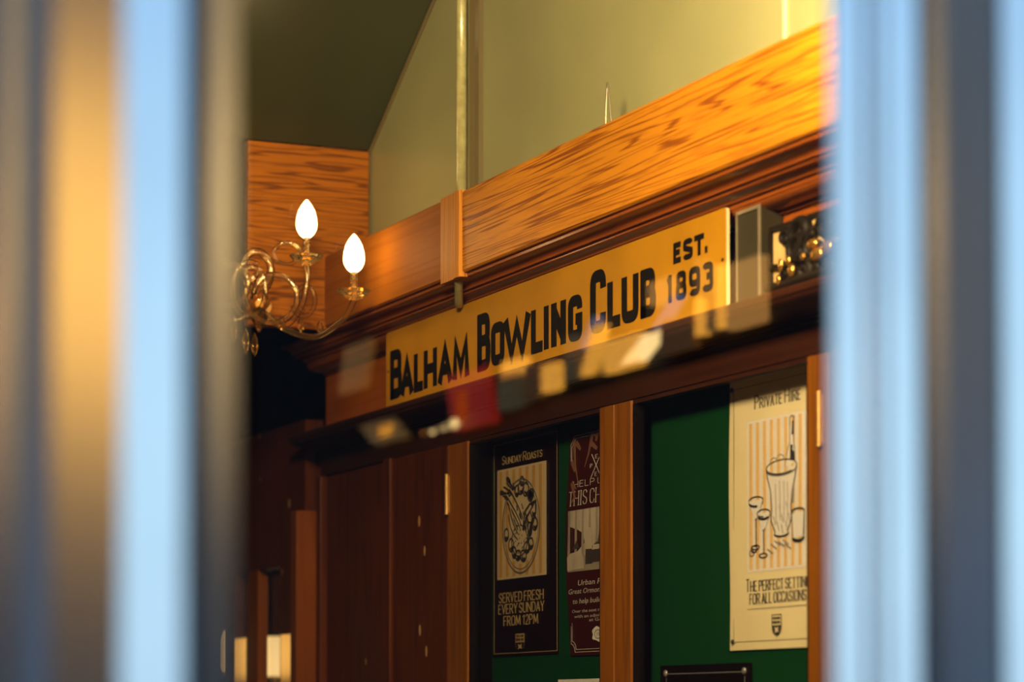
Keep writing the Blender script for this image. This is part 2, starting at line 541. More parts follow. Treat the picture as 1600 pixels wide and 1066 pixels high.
def put_glyph(mb, ch, x0, x1, z0, z1, s, y=0.0, th=.0006):
    """heavy sans letter filling the box"""
    w, st = glyph(ch, .55)
    if ch == '.':
        mb.flat([(x0, z0), (x1, z0), (x1, z0 + s * 1.15), (x0, z0 + s * 1.15)], y, th)
        return
    sx0, sx1, sz0, sz1 = x0 + s / 2, x1 - s / 2, z0 + s * .42, z1 - s * .42
    for pts, cl in st:
        q = [(sx0 + a * (sx1 - sx0), sz0 + b * (sz1 - sz0)) for a, b in pts]
        if not cl:
            for i, j in ((0, 1), (-1, -2)):
                if pts[i][1] in (0, 1) or ch in 'EFLT':
                    d = (Vector(q[i]) - Vector(q[j])).normalized() * s * .42
                    q[i] = (q[i][0] + d.x, q[i][1] + d.y)
        mb.line(q, s, y, th, closed=bool(cl))


def serif_text(mb, text, x0, x1, z, h, y=0.0, thick=.20, thin=.085, small=.76, bar=.05):
    """one line of roman capitals; lower-case input sets small capitals"""
    adv = []
    for ch in text:
        if ch == ' ':
            adv.append(.42)
            continue
        k = small if ch.islower() else 1.0
        adv.append((glyph(ch.upper(), .9)[0] + .40) * k)
    unit = (x1 - x0) / (sum(adv) - .36)
    x = x0
    for ch, a in zip(text, adv):
        if ch != ' ':
            k = small if ch.islower() else 1.0
            w, st = glyph(ch.upper(), .9)
            gw, gh = w * k * unit, h * k
            for pts, cl in st:
                q = [(x + p * gw, z + r * gh) for p, r in pts]
                n = len(q)
                for i in range(n if cl else n - 1):
                    a0, b0 = Vector(q[i]), Vector(q[(i + 1) % n])
                    d = b0 - a0
                    if d.length < 1e-7:
                        continue
                    dn = d.normalized()
                    t = abs(dn.x * .30 - dn.y * .95)
                    ww = h * (thin + (thick - thin) * t) * .8
                    mb.line([a0 - dn * ww * .1, b0 + dn * ww * .1], ww, y)
                if not cl:
                    for i in (0, n - 1):
                        if pts[i][1] in (0, 1) and ch.upper() not in 'CGS':
                            other = pts[1 if i == 0 else n - 2]
                            if abs(other[1] - pts[i][1]) > .05:
                                mb.line([(q[i][0] - h * .11, q[i][1]), (q[i][0] + h * .11, q[i][1])], h * bar, y)
        x += a * unit


def small_text(text, x0, x1, z, h, y, mat, name, parent, shear=0.0, fn=None):
    """a line of small type, set in the built-in face and turned into a mesh"""
    cu = bpy.data.curves.new('t', 'FONT')
    cu.body = text
    cu.shear = shear
    cu.resolution_u = 2
    o = bpy.data.objects.new('t', cu)
    COL.objects.link(o)
    dg = bpy.context.evaluated_depsgraph_get()
    me = bpy.data.meshes.new_from_object(o.evaluated_get(dg))
    bpy.data.objects.remove(o)
    xs = [v.co.x for v in me.vertices]
    a, b = min(xs), max(xs)
    k = (x1 - x0) / (b - a)
    kz = h / .72
    for v in me.vertices:
        p = (x0 + (v.co.x - a) * k, y - .0006, z + v.co.y * kz)
        v.co = fn(p) if fn else p
    me.materials.append(mat)
    ob = bpy.data.objects.new(name, me)
    COL.objects.link(ob)
    ob.parent = parent
    return ob


# ================================================================== THE SETTING
def struct(o):
    o['kind'] = 'structure'
    return o

struct(MB().box((-9, -3, -.1), (-1.4, 2.7, 0)).build('floor', M['floor']))
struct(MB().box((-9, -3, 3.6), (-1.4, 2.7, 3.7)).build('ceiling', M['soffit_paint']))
struct(MB().box((-9.1, -3, 0), (-9, 2.7, 3.6)).build('wall_back', M['room_dark']))
struct(MB().box((-9, -3.1, 0), (-1.4, -3, 3.6)).build('wall_left', M['room_dark']))
# right-hand wall: set back low down behind the joinery, painted gloss green above it
struct(MB().prism([(2.16, 0), (2.36, 0), (2.36, 3.6), (Y_WALL, 3.6), (Y_WALL, 2.47), (2.16, 2.47)], -5.66, -1.4).build('wall_right', M['wall_paint']))
struct(MB().box((-9, 2.6, 0), (-5.66, 2.7, 3.6)).build('wall_recess', M['room_dark']))
# raking underside of the stairs
k = (3.111 - 2.865) / (-4.958 + 5.332)
x_top = X_BOARD + (3.6 - 2.866) / k
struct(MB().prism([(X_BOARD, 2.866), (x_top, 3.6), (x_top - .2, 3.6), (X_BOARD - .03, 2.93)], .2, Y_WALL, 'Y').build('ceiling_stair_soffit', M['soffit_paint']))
# street wall with the window opening
fw = MB()
fw.box((-1.55, -3.1, 0), (-1.4, .30, 3.8)).box((-1.55, 1.10, 0), (-1.4, 2.7, 3.8)).box((-1.55, .30, 0), (-1.4, 1.10, 1.25)).box((-1.55, .30, 2.5), (-1.4, 1.10, 3.8))
struct(fw.build('wall_front', M['brick']))
struct(MB().box((-1.4, -8, -.12), (20, 10, 0)).build('ground', M['pavement']))

# trims on the green wall
struct(MB().prism([(-4.752, 2.05), (-4.752, 2.043), (-4.742, 2.036), (-4.728, 2.043), (-4.71, 2.043), (-4.704, 2.05)], 2.6, 3.6, 'Z').build('trim_1', M['trim_dark']))
struct(MB().prism([(-3.504, 2.05), (-3.504, 2.046), (-3.497, 2.046), (-3.497, 2.05)], 2.6, 3.6, 'Z').build('trim_2', M['sign_edge']))
sl = []
for i in range(9):
    t = i / 8
    x = X_BOARD + (x_top - X_BOARD) * t
    sl.append((x, Y_WALL - .004, 2.866 + k * (x - X_BOARD) - .004))
struct(MB().tube(sl, .004, 8).build('trim_3', M['trim_dark']))

# ---------------------------------------------------------------- window frame in the foreground
# moulded painted mullions: each facet is (width along the front, turn of its normal)
win = bpy.data.objects.new('window_1', None)
COL.objects.link(win)
win.location = (X_WIN, .65, 1.25)
struct(win)


def mullion(name, y0, facets, back=-.035):
    pts = [(back, y0), (0.0, y0)]
    x, y = 0.0, y0
    for w, t in facets:
        x += -math.tan(R(t)) * w
        y += w
        pts.append((x, y))
    pts.append((back, y))
    mb = MB()
    mb.prism([(X_WIN + a, b) for a, b in pts], 1.2, 2.55, 'Z')
    mb.v = [(a - win.location.x, b - win.location.y, c - win.location.z) for a, b, c in mb.v]
    n = len(pts)
    mb.mi[0] = mb.mi[n - 2] = mb.mi[n - 1] = 1      # sides and back are dull
    return mb.build(name, [M['frame_paint'], M['frame_reveal']], win)

mullion('jamb', .2844, [(0.03631, 8), (0.01139, 14), (0.01618, -25), (0.03425, -32), (0.03247, -14), (0.01779, 28), (0.0168, 14)])
mullion('jamb', .8537, [(0.00893, -20), (0.01011, -16), (0.00538, -6), (0.00476, -26), (0.00647, -10), (0.01756, -20), (0.02485, 18), (0.02797, -36), (0.00665, 20), (0.0277, -20), (0.075, 0)], -.004)
pb = MB().box((-1.4085, .464, 1.22), (-1.4045, .90, 2.53))
pb.v = [(a - win.location.x, b - win.location.y, c - win.location.z) for a, b, c in pb.v]
pb.build('pane', M['pane'], win)

# ================================================================== THE JOINERY
def beam_prof(yf, z0, z1, r=.004):
    return [(yf, z0 + r), (yf, z1 - r), (yf + r, z1), (Y_WALL, z1), (Y_WALL, z0), (yf + r, z0)]

o = MB().prism(beam_prof(Y_BEAM, 2.460, 2.620), -4.5515, -1.56).build('oak_fascia_beam', M['oak'])
tag(o, 'broad golden oak fascia beam with bold dark grain running right from the cover block', 'beam')
o = MB().prism(beam_prof(Y_BEAM, 2.460, 2.620), -5.331, -4.6575).build('mahogany_fascia_beam', M['mahogany_rail'])
tag(o, 'plain reddish brown fascia beam between the end board and the cover block', 'beam')
bx = MB()
bx.prism([(-4.657, 2.049), (-4.657, 1.939), (-4.655, 1.937), (-4.585, 1.9365), (-4.574, 1.932), (-4.556, 1.934), (-4.552, 1.939), (-4.552, 2.049)], 2.452, 2.622, 'Z')
o = bx.build('cover_block', M['oak_upright'])
tag(o, 'short upright oak block covering the joint in the fascia beam under the pipe', 'block')

# end board on the stair bottom
o = MB().box((X_BOARD - .025, 1.760, 2.455), (X_BOARD, 2.046, 2.864)).build('end_board', M['oak_board'], bevel=.003)
tag(o, 'square oak end board with wavy dark grain behind the lit candle bulbs', 'board')

# cornice moulding under the beam
cor = [(1.950, 2.459), (1.950, 2.453)]
for i in range(9):                      # quarter round
    a = R(90 * i / 8)
    cor.append((1.955 + .022 * math.sin(a), 2.453 - .0 - .014 * (1 - math.cos(a))))
cor += [(1.984, 2.439), (1.984, 2.434)]
for i in range(7):                      # second smaller round
    a = R(90 * i / 6)
    cor.append((1.987 + .018 * math.sin(a), 2.434 - .009 * (1 - math.cos(a))))
cor += [(2.012, 2.425), (2.012, 2.417)]
for i in range(8):
    a = R(90 * i / 7)
    cor.append((2.014 + .032 * (1 - math.cos(a)), 2.417 - .014 * math.sin(a)))
cor += [(2.052, 2.403), (2.052, 2.398), (2.0595, 2.398), (2.0595, 2.459)]
o = MB().prism(cor, -5.65, -1.56).build('cornice_moulding', M['cornice_wood'])
tag(o, 'glossy stepped brown cornice moulding along the underside of the fascia beam', 'moulding')

o = MB().box((-5.65, Y_FRIEZE, 2.215), (-1.56, 2.155, 2.458)).build('frieze_panel', M['frieze_wood'])
tag(o, 'long orange brown frieze panel behind the yellow sign', 'panel')

# ---- noticeboard cabinet
CX0, CX1 = -4.863, -3.363
cab = empty('noticeboard_cabinet', (-4.1, 2.1, .9), 'long wall cabinet with two glazed wooden doors over a green baize noticeboard', 'noticeboard')
co = Vector(cab.location)


def part(mb, name, mat, parent, origin, **kw):
    mb.v = [(a - origin.x, b - origin.y, c - origin.z) for a, b, c in mb.v]
    return mb.build(name, mat, parent, **kw)

part(MB().box((-4.7715, Y_BAIZE, .92), (CX1 - .01, 2.154, 2.205)), 'baize_panel', M['baize'], cab, co)
hd = [(Y_FRAME + .002, 2.160), (2.154, 2.160), (2.154, 2.214), (1.995, 2.252), (1.985, 2.252), (1.985, 2.240)]
for i in range(8):
    a = R(90 * i / 7)
    hd.append((1.99 + .05 * math.sin(a), 2.236 - .03 * (1 - math.cos(a))))
part(MB().prism([(2.047, 2.160), (2.154, 2.160), (2.154, 2.2145), (2.04, 2.2145), (2.04, 2.21), (2.047, 2.205)], -5.65, -1.56), 'header', M['shaded_wood'], cab, co)
cp = [(2.0595, 2.2155), (2.0595, 2.252), (1.972, 2.252), (1.968, 2.248), (1.968, 2.240)]
for i in range(9):
    a = R(90 * i / 8)
    cp.append((1.972 + .062 * (1 - math.cos(a)), 2.236 - .016 * math.sin(a)))
cp += [(2.04, 2.2155)]
part(MB().prism(cp, -5.65, -1.56), 'cornice', M['shaded_wood'], cab, co)
part(MB().box((CX0, 2.064, .9), (-4.772, 2.154, 2.160)), 'case_side', M['case_black'], cab, co)
part(MB().box((CX1 - .01, 2.047, .9), (CX1 + .01, 2.154, 2.160)), 'case_side', M['case_black'], cab, co)
part(MB().box((-4.122, 2.064, .92), (-4.066, 2.0995, 2.160)), 'divider', M['case_black'], cab, co)


def cab_door(x0, x1, s0, s1, hx):
    """door leaf: stiles, rails, pane, beads and a brass hinge"""
    d = MB()
    def stile(a, b):
        d.prism([(a, 2.062), (a, 2.044), (a + .003, 2.040), (b - .003, 2.040), (b, 2.044), (b, 2.062)], .92, 2.156, 'Z')
    stile(x0, s0); stile(s1, x1)
    d.box((s0, 2.044, .92), (s1, 2.062, 1.02))
    leaf = part(d, 'door', M['stile_wood'], cab, co)
    part(MB().box((s0, 2.044, 2.150), (s1, 2.062, 2.157)), 'top_rail', M['shaded_wood'], leaf, co)
    part(MB().box((s0 + .0065, 2.050, 1.02), (s1 - .0065, 2.053, 2.150)), 'pane', M['cabinet_pane'], leaf, co)
    part(MB().box((s0 + .0005, 2.043, 1.02), (s0 + .006, 2.0625, 2.150)), 'shaded_bead', M['case_black'], leaf, co)  # black liner over the stile side; shade of the reveal as colour
    part(MB().box((s1 - .006, 2.043, 1.02), (s1 - .0005, 2.0625, 2.150)), 'shaded_bead', M['case_black'], leaf, co)  # blackened like its twin, reveal shade in the colour
    h = MB()
    h.tube([(hx, 2.036, 2.015), (hx, 2.036, 2.095)], .0038, 12)
    h.box((hx - .006, 2.0385, 2.017), (hx + .006, 2.0405, 2.093))
    for z in (2.014, 2.041, 2.068, 2.096):
        h.lathe((hx, 2.036, z), [(.0044, -.0012), (.0047, 0), (.0044, .0012)], 12)
    part(h, 'hinge', M['brass'], leaf, co, smooth=False)
    return leaf

cab_door(-4.8625, -4.0945, -4.758, -4.154, -4.860)
cab_door(-4.0935, CX1, -4.026, -3.424, -3.380)
# joinery to the right of the doors (mostly behind the window frame)
o = MB().box((CX1 + .011, 2.040, .9), (-1.56, 2.154, 2.159)).build('wall_panelling', M['stile_wood'])
tag(o, 'brown panelling right of the green noticeboard by the window frame', 'panelling')

# ---- cupboard left of the cabinet
cup = empty('panelled_cupboard', (-5.2, 2.1, .2), 'dark red mahogany cupboard front of two tall boards left of the noticeboard', 'cupboard')
cu_o = Vector(cup.location)
part(MB().box((-5.172, 2.040, .2), (-4.8645, 2.154, 2.1585)), 'board', M['red_mahogany'], cup, cu_o, bevel=.004)
part(MB().box((-5.622, 2.052, .2), (-5.174, 2.154, 2.1585)), 'board', M['red_mahogany'], cup, cu_o, bevel=.004)
part(MB().box((-5.205, 2.030, .2), (-5.166, 2.0395, 2.1585)), 'stile', M['red_mahogany'], cup, cu_o, bevel=.002)
part(MB().box((-5.650, 2.036, .2), (-5.623, 2.154, 2.1585)), 'edge_strip', M['red_mahogany'], cup, cu_o, bevel=.003)

o = MB().box((-5.70, 1.990, .01), (-5.658, 2.056, 2.079)).build('door_post', M['post_wood'], bevel=.002)
tag(o, 'flat topped orange brown wooden post at the left edge of the mahogany cupboard', 'post')

# ---- glazed screen farther back
gs = empty('glazed_screen', (-5.98, 2.06, .0), 'narrow glazed wooden screen left of the orange brown post', 'screen')
go = Vector(gs.location)


def X_of(px, y=2.03):
    return at(px, 900, y).x
part(MB().box((X_of(438), 2.03, .01), (-5.71, 2.075, 2.30)), 'stile', M['red_mahogany'], gs, go)
part(MB().box((X_of(388), 2.03, .01), (X_of(403), 2.056, 1.960)), 'stile', M['post_wood'], gs, go)
part(MB().box((X_of(350), 2.03, .01), (X_of(366), 2.075, 1.960)), 'stile', M['red_mahogany'], gs, go)
part(MB().box((-6.9, 2.03, 1.961), (X_of(438), 2.075, 2.30)), 'header', M['red_mahogany'], gs, go)
part(MB().box((-6.9, 2.056, .01), (X_of(350) - .001, 2.062, 1.960)), 'pane', M['cabinet_pane'], gs, go)
part(MB().box((X_of(366), 2.056, .01), (X_of(389), 2.062, 1.960)), 'pane', M['cabinet_pane'], gs, go)
part(MB().box((X_of(403) + .001, 2.0565, .01), (X_of(438) - .001, 2.062, 1.960)), 'pane', M['cabinet_pane'], gs, go)


def frosted_lamp(px, py, Y, w, h, label):
    c = at(px, py, Y)
    t = empty('frosted_lamp', (c.x, c.y, c.z - h / 2), label, 'lamp', 'lamps glowing behind the glazed screen')
    MB().lathe((0, 0, 0), [(w * .42, 0), (w * .5, h * .1), (w * .5, h * .8), (w * .36, h)], 20).build('lamp_glass', M['lamp_glow'], t, smooth=True)
    MB().lathe((0, 0, 0), [(w * .15, -.9), (w * .15, -.02), (w * .4, -.015), (w * .4, -.0005)], 14).build('stem', M['brass'], t)
    return t
frosted_lamp(428, 1026, 2.30, .065, .11, 'small frosted lamp glowing behind the pane beside the orange brown post')
frosted_lamp(357, 1018, 2.30, .06, .12, 'small frosted lamp glowing at the far left of the glazed screen')
for xa, xb in ((441, 459), (367.5, 387)):  # plates added as mirrors, to carry the glow on the stiles
    part(MB().box((X_of(xa), 2.0265, 1.40), (X_of(xb), 2.0295, 1.795)), 'mirror_plate', M['brass_polished'], gs, go, bevel=.001)
for xl, lab in ((-7.83, 'added unseen lamp mirrored in the brass plate beside the orange brown post'), (-8.28, 'added unseen lamp mirrored in the leftmost brass plate of the glazed screen')):  # lamps out of view, added to brighten the plates
    rl = empty('frosted_lamp', (xl, 1.33, 1.72), lab, 'lamp')
    MB().lathe((0, 0, 0), [(.07, 0), (.085, .02), (.085, .13), (.06, .16)], 20).build('lamp_glass', M['lamp_glow'], rl, smooth=True)
    MB().lathe((0, 0, 0), [(.12, -1.72), (.12, -1.70), (.02, -1.69), (.02, -.02), (.06, -.015), (.06, -.0005)], 16).build('stem', M['brass'], rl)

# ================================================================== PIPE, HOOK, SIGN
o = MB().tube([(0, 0, 0), (0, 0, .965)], .0108, 16).build('conduit_pipe', M['conduit_paint'], None, (at(721, 150, 2.028).x, 2.028, 2.6215), smooth=True)
tag(o, 'tall painted green pipe running up the wall above the cover block', 'pipe')
lp = [at(717, y, Y) for y, Y in ((440, 1.957), (448, 1.963), (460, 1.974), (470, 1.983), (476, 1.990))]
lp.insert(0, Vector((lp[0].x - .004, 1.953, 2.4515)))
o = MB().tube(smoothpath(lp, 4), .0085, 14).build('conduit_pipe', M['conduit_paint'], smooth=True)
tag(o, 'short bent end of painted pipe between the cover block and the yellow sign', 'pipe')

hk = at(951, 187, 1.975)
w = MB()
w.tube(smoothpath([(hk.x - .013, 1.975, 2.618), (hk.x - .008, 1.974, 2.66), (hk.x - .001, 1.973, 2.700), (hk.x + .001, 1.973, 2.701), (hk.x + .007, 1.974, 2.66), (hk.x + .012, 1.976, 2.618)], 5), .0019, 8)
o = w.build('wire_hook', M['wire'], smooth=True)
tag(o, 'thin bent wire loop standing up on top of the oak beam', 'hook')

# ---- the sign
SX0, SX1, SZ0, SZ1 = -5.110, -3.606, 2.2535, 2.4205
sg = empty('fascia_sign', (SX0, Y_SIGN, SZ0), 'long yellow painted sign board with large black capital letters', 'sign')
W, H = SX1 - SX0, SZ1 - SZ0
r = .006
poly = []
for cx, cz, a0 in ((r, r, 180), (W - r, r, 270), (W - r, H - r, 0), (r, H - r, 90)):
    poly += [(p[0], p[1]) for p in arc(cx, cz, r, r, a0, a0 + 90, 5)]
bd = MB()
n = len(poly)
bd.mat(0).add([(p[0], 0, p[1]) for p in poly], [tuple(range(n))])
bd.mat(1).add([(p[0], 0, p[1]) for p in poly] + [(p[0], .006, p[1]) for p in poly],
              [(i, i + n, (i + 1) % n + n, (i + 1) % n) for i in range(n)] + [tuple(range(n, 2 * n))])
bd.build('board', [M['sign_yellow'], M['sign_edge']], sg)


def sx(px):
    return at(px, 500, Y_SIGN).x - SX0
sml, mid, end = (.0215, .1005), (.026, .107), (.029, .110)
for word in ([('B', 610, 628.5, (.0215, .1235)), ('A', 626.5, 646, sml), ('L', 647, 661.5, sml), ('H', 662.5, 683, sml), ('A', 685, 706.5, sml), ('M', 707.5, 733.5, sml)],
             [('B', 746, 766.5, (.0235, .134)), ('O', 767.5, 788.5, mid), ('W', 787.5, 828.5, mid), ('L', 830, 848.5, mid), ('I', 849.5, 858, mid), ('N', 861.5, 884.5, mid), ('G', 888, 910, mid)],
             [('C', 922.5, 947, (.028, .138)), ('L', 949.5, 970, end), ('U', 971.5, 998, end), ('B', 1001, 1025, end)],
             [('E', 1052.5, 1064.5, (.1035, .1375)), ('S', 1068, 1083, (.1035, .1375)), ('T', 1085, 1101, (.1035, .1375)), ('.', 1102, 1106, (.1035, .1375))],
             [('1', 1041, 1051, (.04, .087)), ('8', 1056.5, 1073, (.04, .087)), ('9', 1077, 1094.5, (.04, .087)), ('3', 1098, 1115, (.04, .087))]):
    lt = MB()
    for ch, a, b, zz in word:
        h_ = zz[1] - zz[0]
        st = .0225 if h_ > .1 else .0210 if h_ > .07 else .0115 if h_ > .04 else .0098
        if ch in 'AMWN':
            st *= 1.1
        put_glyph(lt, ch, sx(a), sx(b), zz[0], zz[1], st)
    lt.build('lettering', M['sign_black'], sg)
for x, z in ((.014, .083), (W - .012, .083)):
    MB().tube([(x, -.0015, z), (x, .0, z)], .003, 12).build('screw', M['pin_black'], sg)
for x in (.05, W - .12):
    MB().box((x, .0062, .02), (x + .04, .0590, H - .02)).build('batten', M['case_black'], sg)

# ---- dark metal box beside the sign
mb_ = empty('metal_box', (-3.555, 2.03, 2.24), 'narrow dark metal box with pale edges right of the yellow sign', 'box')
MB().box((-.048, -.012, .006), (.030, .0295, .172)).build('body', M['steel_dark'], mb_, bevel=.002)
MB().box((.024, -.0145, .006), (.0305, -.0125, .172)).box((-.048, -.0145, .1665), (.0235, -.0125, .172)).box((-.048, -.0145, .006), (-.0445, -.0125, .166)).build('edge_strip', M['steel_edge'], mb_)

# ---- wrought ornament on the frieze at the right
on = empty('scroll_plaque', (-3.5, 2.030, 2.262), 'black scrolled iron ornament with gilt leaves on a cream plaque by the window frame', 'ornament')
PW, PH = .24, .100
MB().box((0, -.004, 0), (PW, .002, PH)).build('plaque', M['plaque_cream'], on)
fr = MB()
fr.box((-.004, -.010, -.012), (PW + .004, .0295, -.0005)).box((-.004, -.010, PH + .0005), (PW + .004, .0295, PH + .008)).box((-.006, -.010, 0), (-.0005, .0295, PH)).box((PW + .0005, -.010, 0), (PW + .006, .0295, PH))
fr.build('frame', M['black_iron'], on)
ir = MB()
SQ = PH / .118


def spiral(cx, cz, r0, r1, a0, turns, n=40):
    return [(cx + (r0 + (r1 - r0) * i / n) * math.cos(R(a0 + 360 * turns * i / n)), -.012, cz + (r0 + (r1 - r0) * i / n) * math.sin(R(a0 + 360 * turns * i / n))) for i in range(n + 1)]
for cx, cz, r0, a0, t, rr in ((.05, .098, .014, 0, 1.3, .006), (.085, .068, .028, 40, 1.5, .007), (.10, .098, .03, 200, -1.2, .009), (.14, .06, .03, 90, 1.4, .008), (.17, .092, .024, 180, -1.5, .008),
                          (.06, .035, .022, 270, 1.2, .006), (.11, .025, .024, 120, -1.4, .009), (.165, .028, .022, 10, 1.4, .008), (.205, .06, .03, 100, 1.3, .008), (.2, .1, .02, 0, 1.4, .007), (.205, .022, .02, 0, 1.4, .008)):
    p = spiral(cx, cz, r0, .003, a0, t)
    ir.tube(p, [rr * (.5 + .5 * math.sin(math.pi * min(1, .15 + i / 40))) for i in range(41)], 8)
ir.tube(smoothpath([(0, -.012, .052), (.04, -.012, .05), (.09, -.014, .056), (.15, -.014, .05), (.235, -.012, .07)]), .005, 8)
ir.tube(smoothpath([(.0, -.012, .012), (.05, -.012, .01), (.12, -.014, .012), (.235, -.012, .008)]), .010, 8)
ir.tube(smoothpath([(.03, -.012, .0), (.05, -.012, .04), (.09, -.014, .06), (.12, -.014, .112)]), .007, 8)
ir.v = [(a, b, c * SQ) for a, b, c in ir.v]
ir.build('scrollwork', M['black_iron'], on, smooth=True)
for i, (x, z, a, b) in enumerate(((.052, .046, .006, .013), (.075, .050, .007, .009), (.085, .030, .009, .012), (.120, .049, .006, .007), (.150, .066, .015, .009), (.163, .045, .018, .012), (.19, .052, .016, .012), (.045, .02, .006, .01), (.213, .06, .012, .007))):
    lf = MB()
    pr = [(max(math.sin(math.pi * j / 8), .05) * a, -b * math.cos(math.pi * j / 8)) for j in range(9)]
    lf.lathe((0, 0, 0), pr, 12)
    lf.v = [(x + p[0], -.022 + p[1] * .4, (z + p[2]) * SQ) for p in lf.v]
    lf.build('gilt_leaf', M['gilt'], on, smooth=True)

# ================================================================== POSTERS
def stripes(mb, w, z0, z1, n, y=0.0, ia=0, ib=1, x0=0.0, duty=.55):
    """cream ground in material slot ia with upright stripes in slot ib"""
    mb.mat(ia).flat([(x0, z0), (x0 + w, z0), (x0 + w, z1), (x0, z1)], y, .0003)
    p = w / (n + .4)
    for i in range(n):
        a = x0 + p * (.35 + i)
        mb.mat(ib).flat([(a, z0 + .004), (a + p * (1 - duty), z0 + .004), (a + p * (1 - duty), z1 - .004), (a, z1 - .004)], y - .0003, .0003)


def ell(cx, cz, rx, rz, a0=0, a1=360, n=28, rot=0):
    out = []
    for i in range(n + 1):
        a = R(a0 + (a1 - a0) * i / n)
        x, z = rx * math.cos(a), rz * math.sin(a)
        c, s = math.cos(R(rot)), math.sin(R(rot))
        out.append((cx + x * c - z * s, cz + x * s + z * c))
    return out


def crest(parent, cx, z0, w, h, light, dark, name='crest'):
    """little shield badge: two lines of type above a dark base with a pale emblem"""
    mb = MB()
    sh = [(-.5, 1), (.5, 1), (.5, .38), (.42, .2), (.25, .07), (0, 0), (-.25, .07), (-.42, .2), (-.5, .38)]
    mb.mat(0).flat([(cx + x * w, z0 + z * h) for x, z in sh], 0, .0004)
    mb.mat(1).line([(cx + x * w, z0 + z * h) for x, z in sh], w * .06, -.0004, .0003, closed=True)
    mb.mat(1).flat([(cx + x * w * .88, z0 + z * h) for x, z in [(-.5, .50), (.5, .50), (.5, .4), (.42, .22), (.25, .1), (0, .04), (-.25, .1), (-.42, .22), (-.5, .4)]], -.0004, .0003)
    mb.mat(0).flat([(cx + x * w, z0 + z * h) for x, z in [(-.2, .42), (.05, .36), (.2, .44), (.16, .3), (.22, .16), (0, .2), (-.18, .13), (-.1, .28)]], -.0008, .0003)
    t = MB()
    mb.mat(1)
    serif_text(mb, 'BALHAM', cx - w * .36, cx + w * .36, z0 + h * .78, h * .12, -.0005, thick=.3, thin=.16)
    serif_text(mb, 'BOWLING', cx - w * .38, cx + w * .38, z0 + h * .58, h * .13, -.0005, thick=.3, thin=.16)
    return mb.build(name, [light, dark], parent)


# --- cream poster
PX0, PZ0, PWD, PHT = -3.772, 1.708, .300, .452
ph = empty('cream_poster', (PX0, 2.0985, PZ0), 'cream poster with a champagne bucket drawing pinned on the green baize', 'poster')


def curl(p):           # the sheet bows very slightly off the board
    x, y, z = p
    return (x + .0035 * math.sin(z / PHT * 7.0) * (1 - x / PWD), y - .0012 * (1 + math.sin(z / PHT * 6.0)), z)
pm = MB()
nx, nz = 6, 24
for side, yy in ((0, -.0006), (1, 0.0)):
    vs = [(PWD * i / nx, yy, PHT * j / nz) for j in range(nz + 1) for i in range(nx + 1)]
    pm.add(vs, [(j * (nx + 1) + i, j * (nx + 1) + i + 1, (j + 1) * (nx + 1) + i + 1, (j + 1) * (nx + 1) + i) for j in range(nz) for i in range(nx)])
pm.build('paper', M['cream_paper'], ph, fn=curl)


def lift(p):
    q = curl(p)
    return (q[0], q[1] - .0008, q[2])
bl = MB()
ins = .014
bl.line([(ins, ins), (PWD - ins, ins), (PWD - ins, PHT - ins), (ins, PHT - ins)], .0008, closed=True)
bl.build('border_line', M['ink_soft'], ph, fn=lift)
pw0, pw1, pz0, pz1 = .060, .252, .128, .379
pc = MB()
stripes(pc, pw1 - pw0, pz0, pz1, 8, 0, 0, 1, pw0)
pic = pc.build('striped_picture', [M['white_paper'], M['stripe']], ph, fn=lift)


def lift2(p):
    q = curl(p)
    return (q[0], q[1] - .0016, q[2])
dr = MB()
fx = lambda u: pw0 + u * (pw1 - pw0)
fz = lambda v: pz0 + v * (pz1 - pz0)


def L(mb, pts, w, mi=0, closed=False):
    mb.mat(mi).line([(fx(a), fz(b)) for a, b in pts], w * 1.3, closed=closed)


def Fl(mb, pts, mi):
    mb.mat(mi).flat([(fx(a), fz(b)) for a, b in pts])
# bucket body (pale fill, ink sides)
Fl(dr, [(.36, .66), (.44, .40), (.44, .28), (.54, .22), (.68, .22), (.76, .28), (.76, .42), (.84, .68), (.72, .63), (.5, .62)], 2)
L(dr, ell(.60, .665, .25, .045, n=30), .0016, 0, True)
L(dr, ell(.60, .655, .25, .045, 180, 360), .0022, 1)
L(dr, [(.35, .66), (.37, .6), (.42, .52), (.44, .40), (.43, .32), (.5, .24)], .0026, 1)
L(dr, [(.85, .66), (.82, .58), (.78, .5), (.76, .40), (.77, .32), (.70, .24)], .0026, 1)
L(dr, ell(.60, .235, .12, .022, 180, 360), .0024, 0)
for i, (a, b) in enumerate([(.50, .56), (.57, .58), (.64, .57), (.70, .56)]):
    L(dr, [(a, b), (a + .01, b - .12), (a + .015 - i * .005, b - .26)], .0013, 3)
for q in ((.47, .35), (.53, .31), (.6, .29), (.67, .31), (.72, .36), (.6, .36), (.55, .44), (.66, .46)):
    L(dr, [q, (q[0] + .03, q[1] - .06)], .0015, 3)
L(dr, [(.79, .6), (.8, .5), (.79, .42)], .004, 3)
# bottle
Fl(dr, [(.66, .66), (.70, .77), (.735, .80), (.735, .92), (.80, .93), (.80, .81), (.81, .77), (.82, .68)], 2)
Fl(dr, [(.74, .70), (.745, .80), (.80, .79), (.82, .69)], 0)
L(dr, [(.66, .66), (.70, .77), (.735, .81), (.735, .97)], .0016, 1)
L(dr, [(.82, .68), (.81, .78), (.80, .81), (.80, .97)], .0016, 1)
Fl(dr, [(.765, .86), (.775, .95), (.80, .95), (.80, .86)], 0)
L(dr, [(.73, .97), (.77, .985), (.81, .97)], .0016, 1)
L(dr, ell(.47, .70, .06, .03, 0, 180), .0014, 3)
L(dr, ell(.58, .715, .06, .03, 0, 180), .0014, 3)
